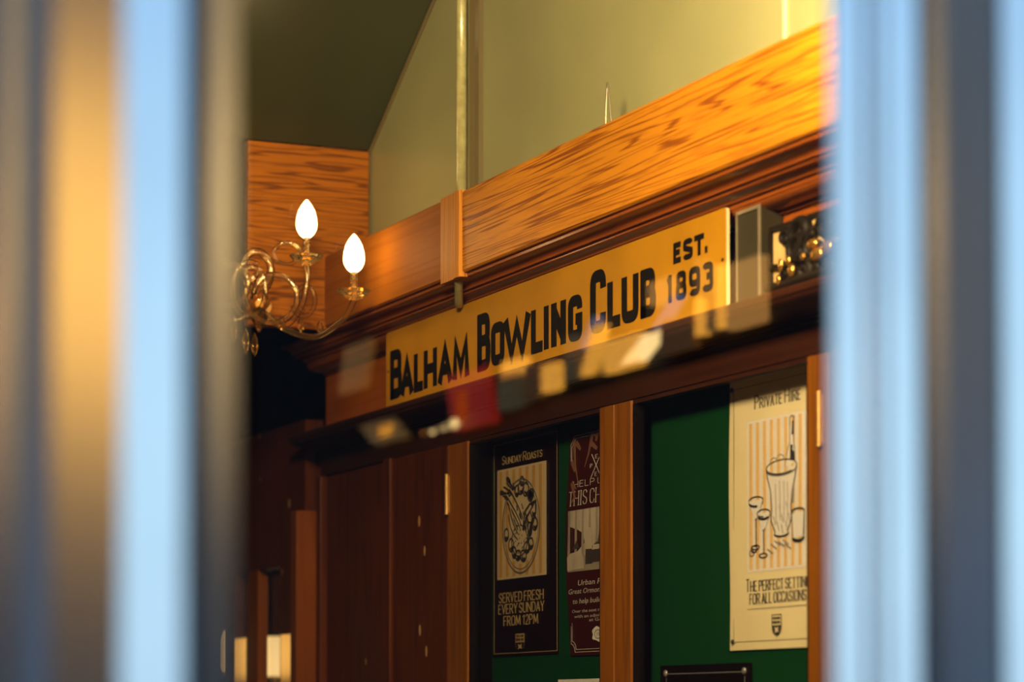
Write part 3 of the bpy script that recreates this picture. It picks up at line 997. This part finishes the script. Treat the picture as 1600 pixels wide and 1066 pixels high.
# two cocktail glasses
for cx, cz, s in ((.17, .47, 1.0), (.30, .38, .9)):
    Fl(dr, [(cx - .12 * s, cz), (cx + .12 * s, cz), (cx + .03, cz - .12 * s), (cx - .03, cz - .12 * s)], 2)
    L(dr, ell(cx, cz, .12 * s, .024, n=24), .0018, 0, True)
    L(dr, ell(cx, cz - .01, .115 * s, .03, 180, 360), .0034, 0)
    L(dr, [(cx - .12 * s, cz), (cx - .03, cz - .11 * s), (cx, cz - .13 * s)], .0020, 1)
    L(dr, [(cx + .12 * s, cz), (cx + .03, cz - .11 * s), (cx, cz - .13 * s)], .0020, 1)
    L(dr, [(cx, cz - .12 * s), (cx, cz - .30 * s)], .0024, 1)
    L(dr, ell(cx - .01, cz - .31 * s, .065, .014, n=20), .0018, 0, True)
L(dr, ell(.13, .15, .05, .022, n=20), .0018, 0, True)
L(dr, ell(.09, .125, .04, .02, n=20), .0014, 1, True)
# tumbler
Fl(dr, [(.78, .35), (.97, .36), (.96, .2), (.8, .19)], 2)
L(dr, ell(.875, .36, .10, .02, n=24), .0024, 0, True)
L(dr, [(.775, .36), (.79, .2)], .0022, 1)
L(dr, [(.975, .36), (.965, .2)], .0030, 0)
L(dr, ell(.88, .195, .09, .024, 180, 360), .0044, 0)
for q in ((.42, .17), (.48, .19), (.55, .18), (.62, .19), (.66, .16), (.36, .14)):
    L(dr, [q, (q[0] + .1, q[1] - .035)], .0020, 3)
dr.build('line_drawing', [M['ink'], M['ink_soft'], M['white_paper'], M['ink_grey']], pic, fn=lift2)
tx = MB(); serif_text(tx, 'Private Hire', .086, .232, .3985, .0215)
tx.build('lettering', M['ink_soft'], ph, fn=lift)
tx = MB(); serif_text(tx, 'The perfect setting', .056, .262, .0965, .0200, small=.82)
tx.build('lettering', M['ink_soft'], ph, fn=lift)
tx = MB(); serif_text(tx, 'for all occasions', .068, .250, .0755, .0200, small=.82)
tx.build('lettering', M['ink_soft'], ph, fn=lift)
ft = MB()
x = .060
while x < .252:                                 # footnote too fine to read
    w_ = random.uniform(.003, .009)
    ft.line([(x, .0672), (x + w_, .0672)], .0013)
    x += w_ + .0016
ft.build('footnote', M['ink_grey'], ph, fn=lift)
cr = crest(ph, .157, .021, .030, .034, M['cream_paper'], M['ink'])
for v in cr.data.vertices:
    v.co = lift(v.co)


def pin(x, y, z, label):
    o = MB().lathe((0, 0, 0), [(.0042, 0), (.0046, .0012), (.003, .0030), (.0008, .0036)], 14)
    o.v = [(p[0], -p[2], p[1]) for p in o.v]
    o = o.build('drawing_pin', M['pin_black'], None, (x, y, z), smooth=True)
    tag(o, label, 'pin', 'black pins in the cream poster')
pin(PX0 + .0125, 2.0956, PZ0 + PHT - .0145, 'black pin in the upper left corner of the cream poster')
pin(PX0 + .0125, 2.0956, PZ0 + .0145, 'black pin in the lower left corner of the cream poster')

# --- roast poster
RX0, RZ0, RW, RH = -4.762, 1.718, .312, .436
sr = empty('roast_poster', (RX0, 2.0985, RZ0), 'nearly black poster with a striped picture of a roast platter', 'poster')
MB().box((0, -.0006, 0), (RW, 0, RH)).build('paper', M['maroon_paper'], sr)
bl = MB()
bl.line([(.006, .006), (RW - .006, .006), (RW - .006, RH - .006), (.006, RH - .006)], .0009, -.0006, closed=True)
bl.build('border_line', M['gold_ink'], sr)


def rx(px):
    return at(px, 800, 2.0975).x - RX0


def rz(px, py):
    return at(px, py, 2.0975).z - RZ0
pw0, pw1, pz0, pz1 = rx(777), rx(853.5), rz(777, 907), rz(777, 736)
pc = MB()
stripes(pc, pw1 - pw0, pz0, pz1, 7, -.0006, 0, 1, pw0)
pic = pc.build('striped_picture', [M['stripe_cream'], M['stripe_dim']], sr)
dr = MB()


def L(mb, pts, w, mi=0, closed=False):
    mb.mat(mi).line([(fx(a), fz(b)) for a, b in pts], w * 1.6, -.0014, closed=closed)


def Fl(mb, pts, mi):
    mb.mat(mi).flat([(fx(a), fz(b)) for a, b in pts], -.0013, .0002)
L(dr, ell(.50, .46, .38, .42, n=44), .0022, 1, True)
L(dr, ell(.50, .46, .35, .385, n=44), .0011, 1, True)
Fl(dr, ell(.50, .35, .28, .23, n=24)[:-1], 2)
Fl(dr, ell(.60, .60, .25, .24, n=24)[:-1], 2)
# carrots with tops
for a, b, c, d in (((.20, .76), (.33, .66), (.44, .56), (.52, .46)), ((.22, .70), (.34, .60), (.42, .52), (.50, .42)), ((.26, .66), (.30, .56), (.36, .46), (.46, .38)), ((.26, .58), (.27, .48), (.32, .40), (.44, .34)), ((.28, .80), (.40, .70), (.50, .60), (.56, .50))):
    p = [tuple(v)[:2] for v in bez((*a, 0), (*b, 0), (*c, 0), (*d, 0), 10)]
    mm = [.0085 - .0006 * i for i in range(11)]
    dr.mat(0).line([(fx(u), fz(v)) for u, v in p], mm, -.0015)
    dr.mat(2).line([(fx(u + .012), fz(v + .006)) for u, v in p], [.3 * q for q in mm], -.0019)
for a, b in (((.30, .78), (.10, .80)), ((.32, .80), (.14, .84)), ((.33, .82), (.22, .90)), ((.30, .76), (.12, .76)), ((.36, .80), (.26, .88)), ((.26, .72), (.16, .74)), ((.38, .78), (.33, .86)), ((.28, .8), (.09, .785)), ((.34, .8), (.2, .875))):
    L(dr, [a, ((a[0] + b[0]) / 2 + .02, (a[1] + b[1]) / 2 - .02), b], .0026, 0)
L(dr, ell(.10, .79, .03, .014, n=12), .003, 0, True)
L(dr, ell(.24, .895, .04, .014, n=12, rot=-25), .003, 0, True)
# potatoes, sprouts and sliced meat
for cx, cz, a, b, rt in ((.50, .80, .06, .055, 20), (.60, .78, .055, .06, 0), (.42, .78, .04, .05, 0), (.70, .72, .06, .05, 30), (.78, .46, .05, .055, 0), (.68, .42, .04, .06, 10), (.20, .40, .045, .055, 0), (.30, .30, .05, .06, 20),
                         (.44, .20, .05, .045, 10), (.55, .19, .06, .05, -10), (.62, .26, .06, .05, 0), (.36, .23, .04, .05, 0), (.70, .29, .05, .05, 0), (.52, .86, .04, .04, 0)):
    Fl(dr, ell(cx, cz, a, b, n=16, rot=rt)[:-1], 2)
    L(dr, ell(cx, cz, a, b, n=18, rot=rt), .0026, 0, True)
    L(dr, ell(cx + .008, cz, a * .6, b * .6, 200, 330, n=8, rot=rt), .0034, 0)
for i in range(7):
    t = i / 6
    L(dr, [(.56 + .03 * t, .44 + .08 * t), (.60 + .10 * t, .50 + .09 * t), (.66 + .13 * t, .56 + .10 * t)], .0024, 0)
    L(dr, [(.62 + .02 * t, .34 + .03 * t), (.66 + .05 * t, .40 + .04 * t), (.72 + .02 * t, .50 + .05 * t)], .0020, 0)
L(dr, [(.54, .42), (.58, .58), (.68, .64), (.80, .66), (.80, .56), (.70, .40), (.62, .30)], .0036, 0)
L(dr, ell(.47, .33, .16, .14, n=24), .0022, 0, True)
random.seed(3)
for i in range(26):
    a, rr = random.uniform(0, 6.28), random.uniform(0, 1) ** .5
    q = (.47 + .14 * rr * math.cos(a), .33 + .12 * rr * math.sin(a))
    L(dr, [q, (q[0] + .012, q[1] + .006)], .0016, 0)
for i in range(34):
    q = (random.uniform(.24, .78), random.uniform(.46, .66))
    L(dr, [q, (q[0] + .03, q[1] - .05)], .0024, 0)
dr.build('line_drawing', [M['ink'], M['ink_soft'], M['stripe_cream']], pic)
tx = MB(); serif_text(tx, 'Sunday Roasts', rx(785), rx(846.5), rz(815, 720), .0165, -.0006)
tx.build('lettering', M['gold_ink'], sr)
tx = MB(); serif_text(tx, 'SERVED FRESH', rx(780), rx(849), rz(815, 939), .0185, -.0006)
tx.build('lettering', M['gold_ink'], sr)
tx = MB(); serif_text(tx, 'EVERY SUNDAY', rx(779), rx(850), rz(815, 957), .0185, -.0006)
tx.build('lettering', M['gold_ink'], sr)
tx = MB(); serif_text(tx, 'FROM 12PM', rx(787), rx(840.5), rz(815, 976), .0185, -.0006)
tx.build('lettering', M['gold_ink'], sr)
cr = crest(sr, rx(812.5), rz(812, 1019), .047, .038, M['gold_ink'], M['maroon_paper'])
for v in cr.data.vertices:
    v.co.y -= .0007

# --- charity poster, partly behind the door stile
HX0, HZ0, HW, HH = -4.396, 1.712, .302, .425
hu = empty('wine_red_poster', (HX0, 2.0985, HZ0), 'wine red poster with a pale photo half hidden behind the middle door stile', 'poster')


def wavy(p):
    x, y, z = p
    v = 1 - x / HW
    return (x - .010 * v * math.sin(z / HH * 3.1), y - .006 * v * (1 - math.cos(z / HH * 6.28)) * .5 - .0005, z)
pm = MB()
nx, nz = 8, 24
for yy in (-.0006, 0.0):
    pm.add([(HW * i / nx, yy, HH * j / nz) for j in range(nz + 1) for i in range(nx + 1)],
           [(j * (nx + 1) + i, j * (nx + 1) + i + 1, (j + 1) * (nx + 1) + i + 1, (j + 1) * (nx + 1) + i) for j in range(nz) for i in range(nx)])
pm.build('paper', M['wine_paper'], hu, fn=wavy)
wl = lambda p: (lambda q: (q[0], q[1] - .0009, q[2]))(wavy(p))
wl2 = lambda p: (lambda q: (q[0], q[1] - .0015, q[2]))(wavy(p))
bl = MB()
for d in (.007, .012):
    c = .016
    bl.line([(d + c, d), (HW - d - c, d)] + [(HW - d - c * math.cos(R(a)), d + c * math.sin(R(a))) for a in (0, 30, 60, 90)] + [(HW - d, HH - d - c)] + [(HW - d - c, HH - d)] + [(d + c, HH - d), (d, HH - d - c), (d, d + c)] + [(d + c * math.sin(R(a)), d + c * math.cos(R(a))) for a in (30, 60)], .0009, closed=True)
bl.build('border_line', M['pale_ink'], hu, fn=wl)


def hx(px):
    return at(px, 850, 2.095).x - HX0


def hz(py, px=915):
    return at(px, py, 2.095).z - HZ0
lf = MB()
for p in ([(.02, .41), (.03, .36), (.045, .33)], [(.015, .37), (.03, .35)], [(.10, .418), (.085, .38), (.07, .355)], [(.09, .40), (.12, .385)], [(.12, .418), (.115, .40)], [(.02, .33), (.035, .30), (.02, .29)], [(.14, .41), (.16, .39)], [(.03, .405), (.05, .39)], [(.22, .41), (.2, .38)], [(.26, .4), (.28, .36)]):
    lf.line(p, [.012, .006, .002][:len(p)])
    lf.line([p[0], (p[0][0] + .02, p[0][1] - .014)], [.008, .002])
lf.build('leaf_pattern', M['leaf_ink'], hu, fn=wl)
lg = MB()
cx, cz = hx(932), hz(727, 930)
lg.line([(cx - .020, cz - .022), (cx + .020, cz + .022)], .0018).line([(cx + .020, cz - .022), (cx - .020, cz + .022)], .0018)
serif_text(lg, 'E', cx - .004, cx + .005, cz + .013, .007)
serif_text(lg, 'P', cx - .024, cx - .016, cz - .003, .007)
serif_text(lg, 'B', cx + .015, cx + .023, cz - .003, .007)
serif_text(lg, 'E', cx - .004, cx + .005, cz - .020, .007)
lg.build('crossed_emblem', M['pale_ink'], hu, fn=wl)
tx = MB(); serif_text(tx, 'HELP US MAKE', hx(899), HW - hx(899) + .006, hz(761, 905), .0115, thick=.12, thin=.09, bar=0)
tx.build('lettering', M['pale_ink'], hu, fn=wl)
tx = MB(); serif_text(tx, 'THIS CHRISTMAS', hx(893), HW - hx(893) + .004, hz(790, 900), .0265, thick=.10, thin=.035)
tx.build('lettering', M['pale_ink'], hu, fn=wl)
a0, a1, b0, b1 = hx(893), HW - hx(893), hz(893, 905), hz(797, 905)
pc = MB()
pc.mat(0).flat([(a0, b0), (a1, b0), (a1, b1), (a0, b1)])
w_, h_ = a1 - a0, b1 - b0
q = lambda u, v: (a0 + u * w_, b0 + v * h_)
for i in range(10):
    u = .0 + i * .1
    pc.mat(1).flat([q(u, .26), q(u + .035, .24), q(u + .03, 1), q(u + .005, 1)], -.0004, .0002)
pc.mat(1).flat([q(0, 0), q(1, 0), q(1, .22), q(.25, .25), (a0, b0 + .26 * h_)], -.0006, .0002)
pc.mat(2).flat([q(.36, .12), q(.95, .14), q(.95, .42), q(.8, .46), q(.42, .44), q(.34, .36)], -.0010, .0002)
pc.mat(0).flat([q(u, v) for u, v in ell(.32, .60, .055, .09, n=14)[:-1]], -.0012, .0002)
pc.mat(0).flat([q(.28, .34), q(.36, .34), q(.36, .52), q(.28, .52)], -.0012, .0002)
pc.mat(2).flat([q(.26, .1), q(.36, .1), q(.36, .34), q(.27, .34)], -.0012, .0002)
pc.mat(0).flat([q(0, .02), q(.24, .04), q(.24, .2), q(.2, .33), q(.05, .3), q(0, .24)], -.0012, .0002)
pc.mat(2).flat([q(.44, .44), q(.47, .66), q(.5, .46)], -.0012, .0002)
pc.mat(2).flat([q(.50, .44), q(.53, .58), q(.57, .46)], -.0012, .0002)
pc.mat(0).flat([q(.36, .32), q(.6, .33), q(.6, .40), q(.38, .40)], -.0014, .0002)
pc.mat(2).flat([q(.08, .36), q(.14, .5), q(.18, .38)], -.0012, .0002)
pc.build('photograph', [M['photo_pale'], M['photo_mid'], M['photo_dark']], hu, fn=wl)
small_text('Urban Pubs & Bars', hx(907), HW - hx(907) + .012, hz(915, 907), .0105, 0, M['pale_ink'], 'lettering', hu, .2, wl)
small_text('Great Ormond Street Hospital', hx(892.5), HW - hx(892.5) + .006, hz(929, 893), .0100, 0, M['pale_ink'], 'lettering', hu, .25, wl)
small_text('to help build a better future', hx(898), HW - hx(898) + .006, hz(944, 898), .0100, 0, M['pale_ink'], 'lettering', hu, .2, wl)
small_text('Over the next two years, the money', hx(896), HW - hx(896), hz(958, 898), .0060, 0, M['pale_ink'], 'lettering', hu, .1, wl)
small_text('with an adjoining parent room', hx(899), HW - hx(899), hz(966, 900), .0060, 0, M['pale_ink'], 'lettering', hu, .1, wl)
small_text('at Great Ormond', hx(921), HW - hx(921) + .04, hz(971, 921), .0060, 0, M['pale_ink'], 'lettering', hu, .1, wl)
bd = MB()
cx, cz = hx(934), hz(991, 934)
bd.mat(0).flat([(cx + (.026 + .004 * math.cos(R(a * 5))) * math.cos(R(a)), cz + (.014 + .002 * math.sin(R(a * 4))) * math.sin(R(a))) for a in range(0, 360, 15)])
bd.mat(1).line([(cx + .014 * math.cos(R(a)), cz + .008 * math.sin(R(a))) for a in range(0, 360, 20)], .0020, -.0005, closed=True)
bd.mat(1).line([(cx - .004, cz - .004), (cx - .003, cz + .004)], .002, -.0005).line([(cx + .004, cz - .003), (cx + .003, cz + .004)], .002, -.0005)
bd.build('seal', [M['white_paper'], M['ink_grey']], hu, fn=wl)

# --- sheets just showing at the bottom
o = MB().box((-4.45, 2.0970, 1.38), (-4.17, 2.0985, 1.668)).build('white_sheet', M['white_paper'])
tag(o, 'white sheet of paper just showing under the wine red poster', 'paper')
bp = empty('black_plaque', (-4.018, 2.0985, 1.40), 'black plaque with a thin silver border low on the green baize', 'plaque')
MB().box((0, -.006, 0), (.318, 0, .287)).build('plate', M['case_black'], bp, bevel=.001)
bl = MB()
bl.line([(.024, .02), (.304, .02), (.304, .272), (.024, .272)], .0016, -.006, closed=True)
bl.build('border_line', M['screw_metal'], bp)
for x in (.024, .304):
    c = MB().lathe((0, 0, 0), [(.0062, 0), (.0062, .002), (.0035, .0038)], 14)
    c.v = [(x + p[0], -.0064 - p[2], .273 + p[1]) for p in c.v]
    c.build('screw', M['screw_metal'], bp, smooth=True)

# ================================================================== GLASS WALL LIGHT
hub = atx(405, 475, -5.10)
sc = empty('glass_wall_light', hub, 'scrolled glass wall light with lit candle bulbs on the oak end board', 'wall light')
hb = Vector(hub)


def loc(px, py, X):
    return atx(px, py, X) - hb
bp_ = MB()
c = loc(410, 480, X_BOARD + .004)
c.x = X_BOARD + .001 - hb.x
bp_.tube([c, c + Vector((.012, 0, 0))], .018, 24)
bp_.tube([c + Vector((.012, 0, 0)), Vector((0, 0, 0))], .009, 12)
bp_.build('backplate', M['brass'], sc, smooth=False)
MB().lathe((0, 0, 0), [(.004, -.06), (.010, -.045), (.018, -.03), (.014, -.012), (.024, 0), (.016, .02), (.010, .04), (.012, .055), (.004, .07)], 18).build('glass_hub', M['clear_glass'], sc, smooth=True)


def candle(p, lit=True):
    """candle sleeve, glass drip pan and flame-shaped bulb standing at p"""
    dp = MB()
    dp.lathe(p, [(.006, -.016), (.012, -.014), (.030, -.004), (.036, .004), (.0345, .005), (.028, -.001), (.010, -.008), (.006, -.008)], 24)
    dp.build('drip_pan', M['clear_glass'], sc, smooth=True)
    MB().lathe(p, [(.0075, -.007), (.0080, .03), (.0078, .042)], 16).build('candle_sleeve', M['clear_glass'], sc, smooth=True)
    prof = [(.008, .0), (.015, .006), (.0205, .016), (.0222, .026), (.0212, .040), (.0170, .056), (.0105, .068), (.005, .075), (.0015, .079)]
    b = MB().lathe((p[0], p[1], p[2] + .043), prof, 20).build('bulb', M['bulb'], sc, smooth=True)
    ld = bpy.data.lights.new('bulb_light', 'POINT')
    ld.energy = .3
    ld.color = (1, .66, .30)
    ld.shadow_soft_size = .025
    lo = bpy.data.objects.new('bulb_light', ld)
    COL.objects.link(lo)
    lo.parent = sc
    lo.location = (p[0] + .05, p[1] - .03, p[2] + .085)


def bulb_base(px, py, X):
    """candle foot for a bulb whose bottom edge is at this sight line"""
    q = loc(px, py, X)
    return Vector((q.x, q.y, q.z - .043))
b1 = bulb_base(479, 371, -5.04)
b2 = bulb_base(553, 425, -4.96)
b3 = bulb_base(322, 365, -5.04)
for p in (b1, b2, b3):
    candle(p)


def arm(p, dip, mat='clear_glass', r=.0065):
    d = Vector((p.x, p.y, 0))
    pts = [(0, 0, -.01), (d.x * .25, d.y * .25, -dip * .7), (d.x * .6, d.y * .6, -dip), (d.x * .9, d.y * .9, -dip * .55 + p.z * .2), (d.x * 1.02, d.y * 1.02, p.z * .55), (p.x, p.y, p.z - .014)]
    MB().tube(smoothpath(pts, 7), r, 12).build('arm', M[mat], sc, smooth=True)
arm(b1, .045)
arm(b2, .075)
arm(b3, .045)


def ring(px, py, X, r, squash, tilt, tr=.006, turns=1.15):
    c = loc(px, py, X)
    n = 44
    pts = []
    for i in range(n + 1):
        a = R(tilt + 360 * turns * i / n)
        k = 1 - .25 * i / n
        pts.append(c + RT * (r * k * math.cos(a)) * squash + Vector((0, 0, 1)) * (r * k * math.sin(a)) + Vector((.02 * i / n, 0, 0)))
    MB().tube(pts, tr, 10).build('scroll', M['clear_glass'], sc, smooth=True)
ring(424, 466, -5.02, .058, 1.0, 120)
ring(388, 455, -5.06, .062, .62, 60)
ring(398, 425, -5.10, .046, .75, 300, .008)
ring(356, 445, -5.0, .05, .9, 90)
ring(447, 398, -5.08, .026, 1.2, 20, .004)
ring(474, 470, -5.10, .035, .7, 200, .005)
# cut drops hanging below
for i, (px, py, l) in enumerate(((384, 535, .05), (398, 540, .045), (440, 505, .03), (470, 508, .03), (365, 515, .05), (500, 512, .025))):
    p = loc(px, py, -5.04)
    MB().lathe(p, [(.001, l * .6), (.006, l * .3), (.009, 0), (.006, -l * .3), (.001, -l * .5)], 8).build('glass_drop', M['clear_glass'], sc)

# ================================================================== LAMPS OF THE ROOM (above and in front of the view)
def globe_pendant(x, y, z, r, power, label, size=.08):
    t = empty('globe_pendant', (x, y, z), label, 'pendant lamp')
    prof = [(max(r * math.sin(math.pi * j / 14), .002), -r * math.cos(math.pi * j / 14)) for j in range(15)]
    MB().lathe((0, 0, 0), prof, 24).build('lamp_globe', M['lamp_globe'], t, smooth=True)
    MB().lathe((0, 0, 0), [(r * .5, r * .9), (r * .5, r * 1.05), (r * .2, r * 1.2), (.006, r * 1.25), (.006, 3.598 - z)], 16).build('stem', M['brass'], t)
    ld = bpy.data.lights.new('globe_light', 'POINT')
    ld.energy = power
    ld.color = (1.0, .72, .36)
    ld.shadow_soft_size = size
    lo = bpy.data.objects.new('globe_light', ld)
    COL.objects.link(lo)
    lo.parent = t
    lo.location = (0, 0, -r - size - .005)
    return t
globe_pendant(-2.95, 1.80, 2.92, .09, 42, 'glowing globe pendant close to the green wall above the oak beam', .05)
globe_pendant(-2.70, .90, 3.02, .10, 235, 'glowing globe pendant hanging in the room opposite the noticeboard', .14)

# ================================================================== THE STREET (seen only as reflections)
def lit(name, col, e):
    return plain(name, (.3, .2, .1), .6, emit=col, es=e)
G = {'gold': lit('glow_gold', (1, .44, .05), 8), 'amber': lit('glow_amber_pane', (1, .46, .10), 3.2), 'white': lit('glow_white', (1, .68, .26), 14), 'tan': lit('glow_tan', (1, .52, .14), 1.1), 'red': lit('glow_red', (.9, .012, .005), 2.0),
     'orange': lit('glow_orange', (1, .30, .03), 3), 'grey': lit('glow_grey', (.9, .65, .28), .45), 'blue': lit('glow_blue', (.25, .38, .7), 2.2), 'dim': lit('glow_dim', (1, .4, .1), .4)}
sb = empty('side_terrace', (8, 4.6, 0), 'dark terrace of lit shop windows along the side street, mirrored in the window', 'building')
so = Vector(sb.location)
part(MB().box((-1.39, 4.6, 0), (17, 4.9, 7)), 'wall', M['brick'], sb, so)


def shop(name, col, px0, px1, py0, py1, lean=0.0):
    """a lit pane on the terrace front, where the window mirrors it"""
    a, b = at(px0, py0, 4.6), at(px1, py1, 4.6)
    xa, xb = -2.844 - a.x, -2.844 - b.x
    z1, z0 = a.z, b.z
    m = MB().prism([(xa + lean, z1), (xb + lean, z1), (xb, z0), (xa, z0)], 4.56, 4.599, 'Y')
    return part(m, name, G[col], sb, so)
shop('glow_panel', 'red', 716, 778, 588, 660, .1)
shop('glow_panel', 'orange', 722, 738, 615, 662)
shop('glow_panel', 'tan', 592, 640, 662, 684, .2)
shop('glow_panel', 'gold', 600, 622, 668, 680)
shop('glow_panel', 'tan', 536, 574, 550, 606, -.1)
shop('glow_panel', 'gold', 792, 826, 570, 586)
shop('glow_panel', 'grey', 786, 822, 590, 636)
shop('glow_panel', 'dim', 828, 850, 575, 625)
shop('glow_panel', 'gold', 854, 877, 574, 610)
shop('glow_panel', 'grey', 891, 909, 530, 594)
shop('glow_panel', 'gold', 914, 930, 520, 586, -.12)
shop('blue_post', 'blue', 913, 922, 505, 545, -.12)
shop('glow_panel', 'gold', 950, 1006, 538, 572)
shop('glow_panel', 'white', 976, 1006, 538, 566, -.2)
shop('blue_post', 'blue', 1027, 1040, 476, 514, -.15)
shop('glow_panel', 'amber', 1020, 1056, 446, 470)
shop('glow_panel', 'dim', 1040, 1090, 505, 545)
shop('glow_panel', 'gold', 1094, 1107, 470, 524)
shop('glow_panel', 'tan', 1094, 1107, 410, 470)
shop('glow_panel', 'tan', 1112, 1126, 420, 518)
shop('glow_panel', 'gold', 1127, 1143, 420, 512)
shop('glow_panel', 'amber', 1144, 1196, 418, 505)
for i, (x, y) in enumerate(((672, 676), (690, 669), (706, 663), (658, 678))):
    a = at(x, y, 4.5)
    r_ = .012 if i != 2 else .022
    ml = MB().lathe((-2.844 - a.x, 4.5, a.z), [(max(r_ * math.sin(math.pi * j / 8), .002), -r_ * math.cos(math.pi * j / 8)) for j in range(9)], 12)
    part(ml, 'lantern_glow', G['white' if i < 3 else 'orange'], sb, so)
part(MB().box((1.7, 4.56, 2.3), (3.9, 4.599, 4.6)), 'glow_panel', lit('glow_olive', (1, .60, .14), .36), sb, so)  # added warm panel, gives the left jamb's inner facet its olive glow
part(MB().box((2.1, 4.45, 2.92), (3.3, 4.559, 3.14)), 'lantern_glow', lit('glow_soft', (1, .66, .24), 2.2), sb, so)  # added glowing bar for the warm spot on that facet
nb = empty('corner_terrace', (5, -7.2, 0), 'pale stone terrace across the corner, mirrored in the window frame', 'building')
no = Vector(nb.location)
part(MB().box((-1.39, -7.4, 0), (13, -7.0, 9)), 'wall', M['stone'], nb, no)
part(MB().box((7.6, -6.999, 0), (12.5, -6.9, 2.8)), 'shopfront', M['shop_blue'], nb, no)
part(MB().box((4.0, -6.999, 3.0), (6.2, -6.9, 4.2)), 'glow_panel', lit('glow_amber', (1, .50, .07), 2.8), nb, no)  # unseen amber panel, put in for the gold band on the left jamb
